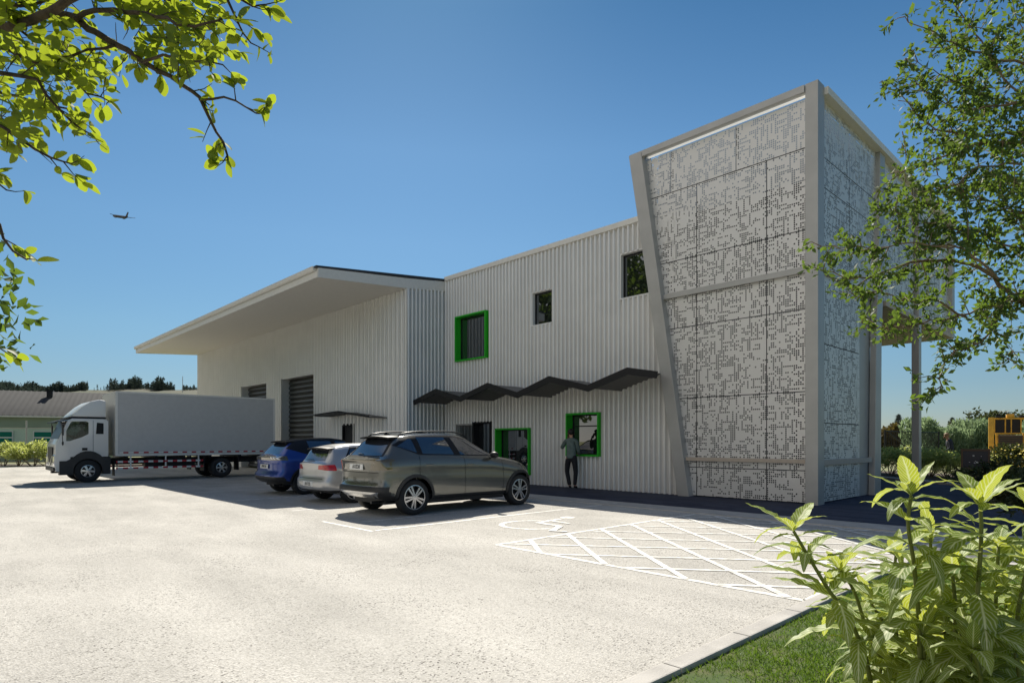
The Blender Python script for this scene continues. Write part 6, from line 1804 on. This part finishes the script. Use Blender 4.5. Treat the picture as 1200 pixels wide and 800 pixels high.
# ---- black metal fence and gate at the right rear
FE = empty("metal_fence", tuple(S(1052, 38))); tag(FE, "black vertical bar metal fence panel with a diagonal brace behind the shrubs", "fence")
bm = bmesh.new()
a, b = S(1037, 37), S(1100, 43)
d = (b - a); L_ = d.length; d = d.normalized()
F0 = FE.location
def fpt(s, z): p = a + d * s - F0; return (p.x, p.y, z)
for z in (.35, 2.12): tube(bm, [fpt(0, z), fpt(L_, z)], .028, 6)
obj("rail", bm, MT['black'], FE)
bm = bmesh.new()
s = .0
while s < L_:
    tube(bm, [fpt(s, .35), fpt(s, 2.12)], .016, 5); s += .26
obj("bars", bm, MT['black'], FE)
for s in (0.0, L_ * .5, L_):
    bm = bmesh.new(); tube(bm, [fpt(s, 0), fpt(s, 2.2)], .05, 8); obj("post", bm, MT['black'], FE)
bm = bmesh.new(); tube(bm, [fpt(.6, 2.05), fpt(3.2, 1.2)], .04, 6); obj("brace", bm, MT['black'], FE)
FE2 = empty("low_rail", tuple(S(1000, 37))); tag(FE2, "single low black rail running left from the metal fence towards the tower", "rail")
bm = bmesh.new(); q0, q1 = S(985, 36) - FE2.location, S(1037, 37) - FE2.location
tube(bm, [(q0.x, q0.y, .55), (q1.x, q1.y, .55)], .05, 6)
for t in (0, .5): p = q0.lerp(q1, t); tube(bm, [(p.x, p.y, 0), (p.x, p.y, .6)], .04, 6)
obj("rail", bm, MT['black'], FE2)
0 and sheet("far_yard", [tuple(S(960, 33))[:2], tuple(S(1260, 30))[:2], tuple(S(1260, 58))[:2], tuple(S(960, 62))[:2]], -.004, MT['asphalt'])
# overhead-free wire fence in front of the hedge
# ---- notice board
nb = S(1143, 21.0); NB = empty("notice_board", tuple(nb), TH - .62)
tag(NB, "dark notice board in a brown frame standing among the shrubs", "sign")
bm = bmesh.new(); box(bm, -.34, .34, -.02, .02, .62, 1.18, .004); obj("panel", bm, MT['board'], NB)
bm = bmesh.new()
for x in (-.40, .34): box(bm, x, x + .06, -.04, .04, .0, 1.26)
box(bm, -.34, .34, -.04, .04, 1.18, 1.25); box(bm, -.34, .34, -.04, .04, .55, .62); obj("frame", bm, MT['boardframe'], NB)
bm = bmesh.new()
for x, z, r_ in ((-.05, 1.02, .025), (.05, .80, .03), (-.16, .80, .012), (.16, 1.0, .012), (-.02, .78, .02), (.12, .80, .015), (.0, .84, .012)): box(bm, x - r_, x + r_, -.024, -.021, z - r_ * .6, z + r_ * .6)
obj("small_marks", bm, MT['fascia'], NB)

# ---- yellow earthmover
q = S(1179, 38); EM = empty("bulldozer", tuple(q), TH - .58)
tag(EM, "yellow bulldozer with dark cab windows, roof lamps and upright arms at the right edge", "bulldozer")
Y_ = MT['yellow']
bm = bmesh.new(); box(bm, -.72, 1.0, -.6, .9, 2.84, 2.94, .02); obj("roof", bm, Y_, EM)
bm = bmesh.new(); box(bm, -.02, .36, -.5, .0, 2.945, 3.16, .05); obj("beacon_housing", bm, Y_, EM)
bm = bmesh.new(); box(bm, -.60, .62, -.55, .8, 2.04, 2.83); obj("cab_glass", bm, MT['darkglass'], EM)
for x in (-.64, -.12, .16, .62):
    bm = bmesh.new(); box(bm, x, x + .06, -.62, -.56, 2.02, 2.84, .006); obj("pillar", bm, Y_, EM)
bm = bmesh.new(); box(bm, -.72, .75, -.66, .8, 1.95, 2.03, .01); obj("sill", bm, Y_, EM)
bm = bmesh.new(); box(bm, -.55, .6, -1.9, -.67, .8, 1.88, .04); obj("engine_cover", bm, MT['boardframe'], EM)
bm = bmesh.new()
for i in range(8): box(bm, -.50, .55, -1.95, -1.905, .9 + i * .12, .96 + i * .12)
obj("grille", bm, MT['rimdark'], EM)
for s_ in (-1, 1):
    xo = -1.0 if s_ < 0 else .78
    bm = bmesh.new(); prism(bm, [(-2.0, .4), (-1.78, .4), (-1.72, 2.85), (-1.92, 2.95)], 'x', xo, xo + .26, .03); obj("lift_arm", bm, Y_, EM)
    bm = bmesh.new(); tube(bm, [(xo + (.42 if s_ < 0 else -.16), -1.85, .7), (xo + (.40 if s_ < 0 else -.14), -1.8, 2.0)], .07, 8); obj("ram", bm, Y_, EM)
    bm = bmesh.new(); prism(bm, [(-1.6, .0), (1.8, .0), (2.1, .42), (1.8, .8), (-1.6, .8), (-1.9, .42)], 'x', *sorted((s_ * .75, s_ * 1.25)), .03); obj("track", bm, MT['rimdark'], EM)
    bm = bmesh.new(); xl = -.42 if s_ < 0 else .72; box(bm, xl - .13, xl + .13, -.66, -.5, 2.95, 3.08, .02); obj("lamp", bm, MT['black'], EM)
bm = bmesh.new(); tube(bm, [(.2, -.4, 3.14), (.6, -.5, 3.05), (.9, -.5, 3.0)], .02, 6); obj("cable", bm, MT['black'], EM)
bm = bmesh.new(); prism(bm, [(-2.9, .03), (-2.6, .3), (-2.55, .7), (-2.7, 1.0), (-2.8, 1.0), (-2.65, .7), (-2.7, .3)], 'x', -1.5, 1.5, .01); obj("blade", bm, Y_, EM)

# ------------------------------------------------------------------ left background: shed, wall, fence, hill
sb = S(-40, 60); ang = TH + math.radians(27)
SH = empty("shed_building", tuple(sb), ang)
tag(SH, "long pale green shed with ribbed grey roof and teal windows behind the truck", "building")
Lx = 30.0
bm = bmesh.new()
prism(bm, [(0, 0), (0, 4.15), (6, 6.75), (12, 4.15), (12, 0)], 'x', -6, Lx); obj("wall", bm, MT['greenwall'], SH)
bm = bmesh.new(); box(bm, -6.02, Lx + .02, -.06, -.01, 0, 2.2); obj("wall_base", bm, MT['greenwall'], SH)
bm = bmesh.new(); box(bm, -6.05, Lx + .05, -.10, -.012, 2.9, 4.1); obj("wall_band", bm, MT['greenlow'], SH)
# ribbed roof sheets
V = []; F = []
xs_ = np.arange(-6.6, Lx + .6, .12)
for i, x in enumerate(xs_):
    z = .05 if i % 4 == 0 else 0
    V += [(x, -.6, 4.08 + z), (x, 6, 6.95 + z), (x, 12.6, 4.08 + z)]
for i in range(len(xs_) - 1):
    a = 3 * i; F += [(a, a + 3, a + 4, a + 1), (a + 1, a + 4, a + 5, a + 2)]
np_mesh("roof", V, F, MT['shedroof'], SH)
bm = bmesh.new(); box(bm, -6.6, Lx + .6, -.72, -.58, 3.92, 4.06); obj("gutter", bm, MT['fascia'], SH)
bm = bmesh.new(); box(bm, 5.6, 6.1, 4.2, 4.7, 6.1, 6.9, .03); box(bm, 5.5, 6.2, 4.1, 4.8, 6.9, 7.0); obj("roof_vent", bm, MT['black'], SH)
for x in (1.9, 5.35, 8.6, -2.0):
    bm = bmesh.new(); box(bm, x - .08, x + 1.76, -.14, -.061, 1.25, 2.55); w_ = obj("window", bm, MT['fascia'], SH)
    for z in (1.33, 1.97):
        bm = bmesh.new(); box(bm, x, x + 1.68, -.16, -.142, z, z + .50); obj("pane", bm, MT['teal'], w_)
# low boundary wall and wire fence in front of the shed
a, b = S(-60, 45), S(150, 47)
c = (a + b) / 2
LW = empty("boundary_wall", tuple(c)); tag(LW, "low dull green wall behind the boundary shrubs", "wall")
bm = bmesh.new(); q0, q1 = a - c, b - c; d = (q1 - q0).normalized(); n_ = Vector((-d.y, d.x, 0)) * .08
prism(bm, [tuple((q0 - n_))[:2], tuple((q1 - n_))[:2], tuple((q1 + n_))[:2], tuple((q0 + n_))[:2]], 'z', 0, 1.15); obj("wall", bm, MT['greenlow'], LW)
WF = empty("wire_fence", tuple(S(31, 44))); tag(WF, "thin post and wire fence in front of the green shed", "fence")
F0 = WF.location
for px in (-55, 31, 117):
    p = S(px, 44) - F0
    bm = bmesh.new(); tube(bm, [(p.x, p.y, 0), (p.x, p.y, 3.0)], .05, 6); obj("post", bm, MT['frame'], WF)
bm = bmesh.new()
p, q = S(-60, 44) - F0, S(125, 44) - F0
for z in (2.45, 1.25): tube(bm, [(p.x, p.y, z), (q.x, q.y, z)], .022, 5)
obj("rail", bm, MT['frame'], WF)

# hill with its far-off wood
def hz(px, d):   # skyline height of the hill
    y = np.interp(px, [-400, -100, 0, 60, 110, 160, 235, 330, 500, 800], [440, 448, 454, 457, 455, 453, 456, 474, 500, 512])
    return (517.15 - y) / 725.6 * 520
V = []; F = []
pxs = np.linspace(-700, 700, 90); ds = [260, 330, 400, 460, 520, 600, 760, 1000]
for px in pxs:
    for d in ds:
        f = {260: -.02, 330: .22, 400: .55, 460: .82, 520: 1.0, 600: 1.05, 760: .9, 1000: -.1}[d]
        p = S(px, d); V.append((p.x + rng.normal() * 3, p.y + rng.normal() * 3, hz(px, d) * f + rng.normal() * .5))
for i in range(len(pxs) - 1):
    for j in range(len(ds) - 1):
        a = i * len(ds) + j; F.append((a, a + len(ds), a + len(ds) + 1, a + 1))
o = np_mesh("hill", V, F, MT['hill'], smooth=True); o['kind'] = 'structure'
P = []; T = []
for k in range(2300):
    px = rng.uniform(-350, 330) if k < 900 else rng.uniform(-60, 104) if k < 1500 else rng.uniform(-60, 232)
    if 102 < px < 129 and rng.random() < .93: continue
    if 205 < px < 214: continue
    d = 520 + rng.uniform(-14, 16)
    h = rng.uniform(5.5, 9) * (1.0 if 128 < px < 205 else .72) * (1 + .25 * math.sin(px * .21)) * (1 if k < 1500 else .62)
    q = S(px, d); base = hz(px, d) - 1.0
    n = 70
    t = rng.random(n); az = rng.uniform(0, 6.28, n); R = h * .15 * (1.05 - t) * rng.uniform(.3, 1.2, n)
    P.append(np.stack([q.x + R * np.cos(az), q.y + R * np.sin(az), base + h * (.05 + .95 * t)], 1)); T.append(np.full(n, h))
for k in range(500):  # the lower slope of the wood, left
    px = rng.uniform(-500, 60); d = rng.uniform(380, 500); q = S(px, d)
    f = np.interp(d, [330, 400, 460, 520], [.22, .55, .82, 1]); h = rng.uniform(5, 9); n = 40
    t = rng.random(n); az = rng.uniform(0, 6.28, n); R = h * .3 * (1.1 - t)
    P.append(np.stack([q.x + R * np.cos(az), q.y + R * np.sin(az), hz(px, d) * f - 1 + h * t], 1)); T.append(np.full(n, h))
P = np.concatenate(P); T = np.concatenate(T)
o = leaves("hill_wood", P, unit(len(P)) + np.array([0, 0, .3]), unit(len(P)), T * rng.uniform(.10, .2, len(P)), SMALL, MT['leaf_conifer'])
tag(o, "line of dark pines along the distant hilltop", "wood", kind="stuff")
p = S(214, 480); MA = empty("mast", (p.x, p.y, 0)); tag(MA, "thin distant mast on the hill left of the warehouse", "mast")
bm = bmesh.new(); tube(bm, [(0, 0, 20), (0, 0, 52)], [.35, .2], 6); 
for z in (44, 49): tube(bm, [(-1.2, 0, z), (1.2, 0, z)], .12, 5)
obj("pole", bm, MT['frame'], MA)

# ---- airliner
AP = empty("airplane", tuple(px_loc(141, 254, 1300)), TH)
tag(AP, "small dark airliner silhouette flying high on the left", "airplane")
AP.scale = (1.4, 1.4, 1.4)
AP.rotation_euler = (math.radians(8), math.radians(14), TH + math.radians(-28))
bm = bmesh.new()
tube(bm, [(-19, 0, 0), (-18, 0, 0), (-14, 0, 0), (12, 0, 0), (17, 0, .6), (20, 0, 1.2)], [.3, 1.3, 2.0, 2.0, 1.2, .3], 12); obj("fuselage", bm, MT['plane'], AP, smooth=True)
for s_ in (-1, 1):
    bm = bmesh.new(); prism(bm, [(-4, 0), (3, 0), (7.5, s_ * 18), (5.5, s_ * 18)], 'z', -.8, -.3)
    for v in bm.verts: v.co.z += abs(v.co.y) * .12
    obj("wing", bm, MT['plane'], AP)
    bm = bmesh.new(); tube(bm, [(-3.5, s_ * 6, -1.6), (.8, s_ * 6, -1.6)], [1.0, .8], 8); obj("engine", bm, MT['plane'], AP)
    bm = bmesh.new(); prism(bm, [(14.5, 0), (18, 0), (20, s_ * 6.5), (18.5, s_ * 6.5)], 'z', .8, 1.1); obj("tailplane", bm, MT['plane'], AP)
bm = bmesh.new(); prism(bm, [(13.5, 1.5), (18.5, 1.5), (21.5, 8.0), (19, 8.0)], 'y', -.25, .25); obj("tail_fin", bm, MT['plane'], AP)
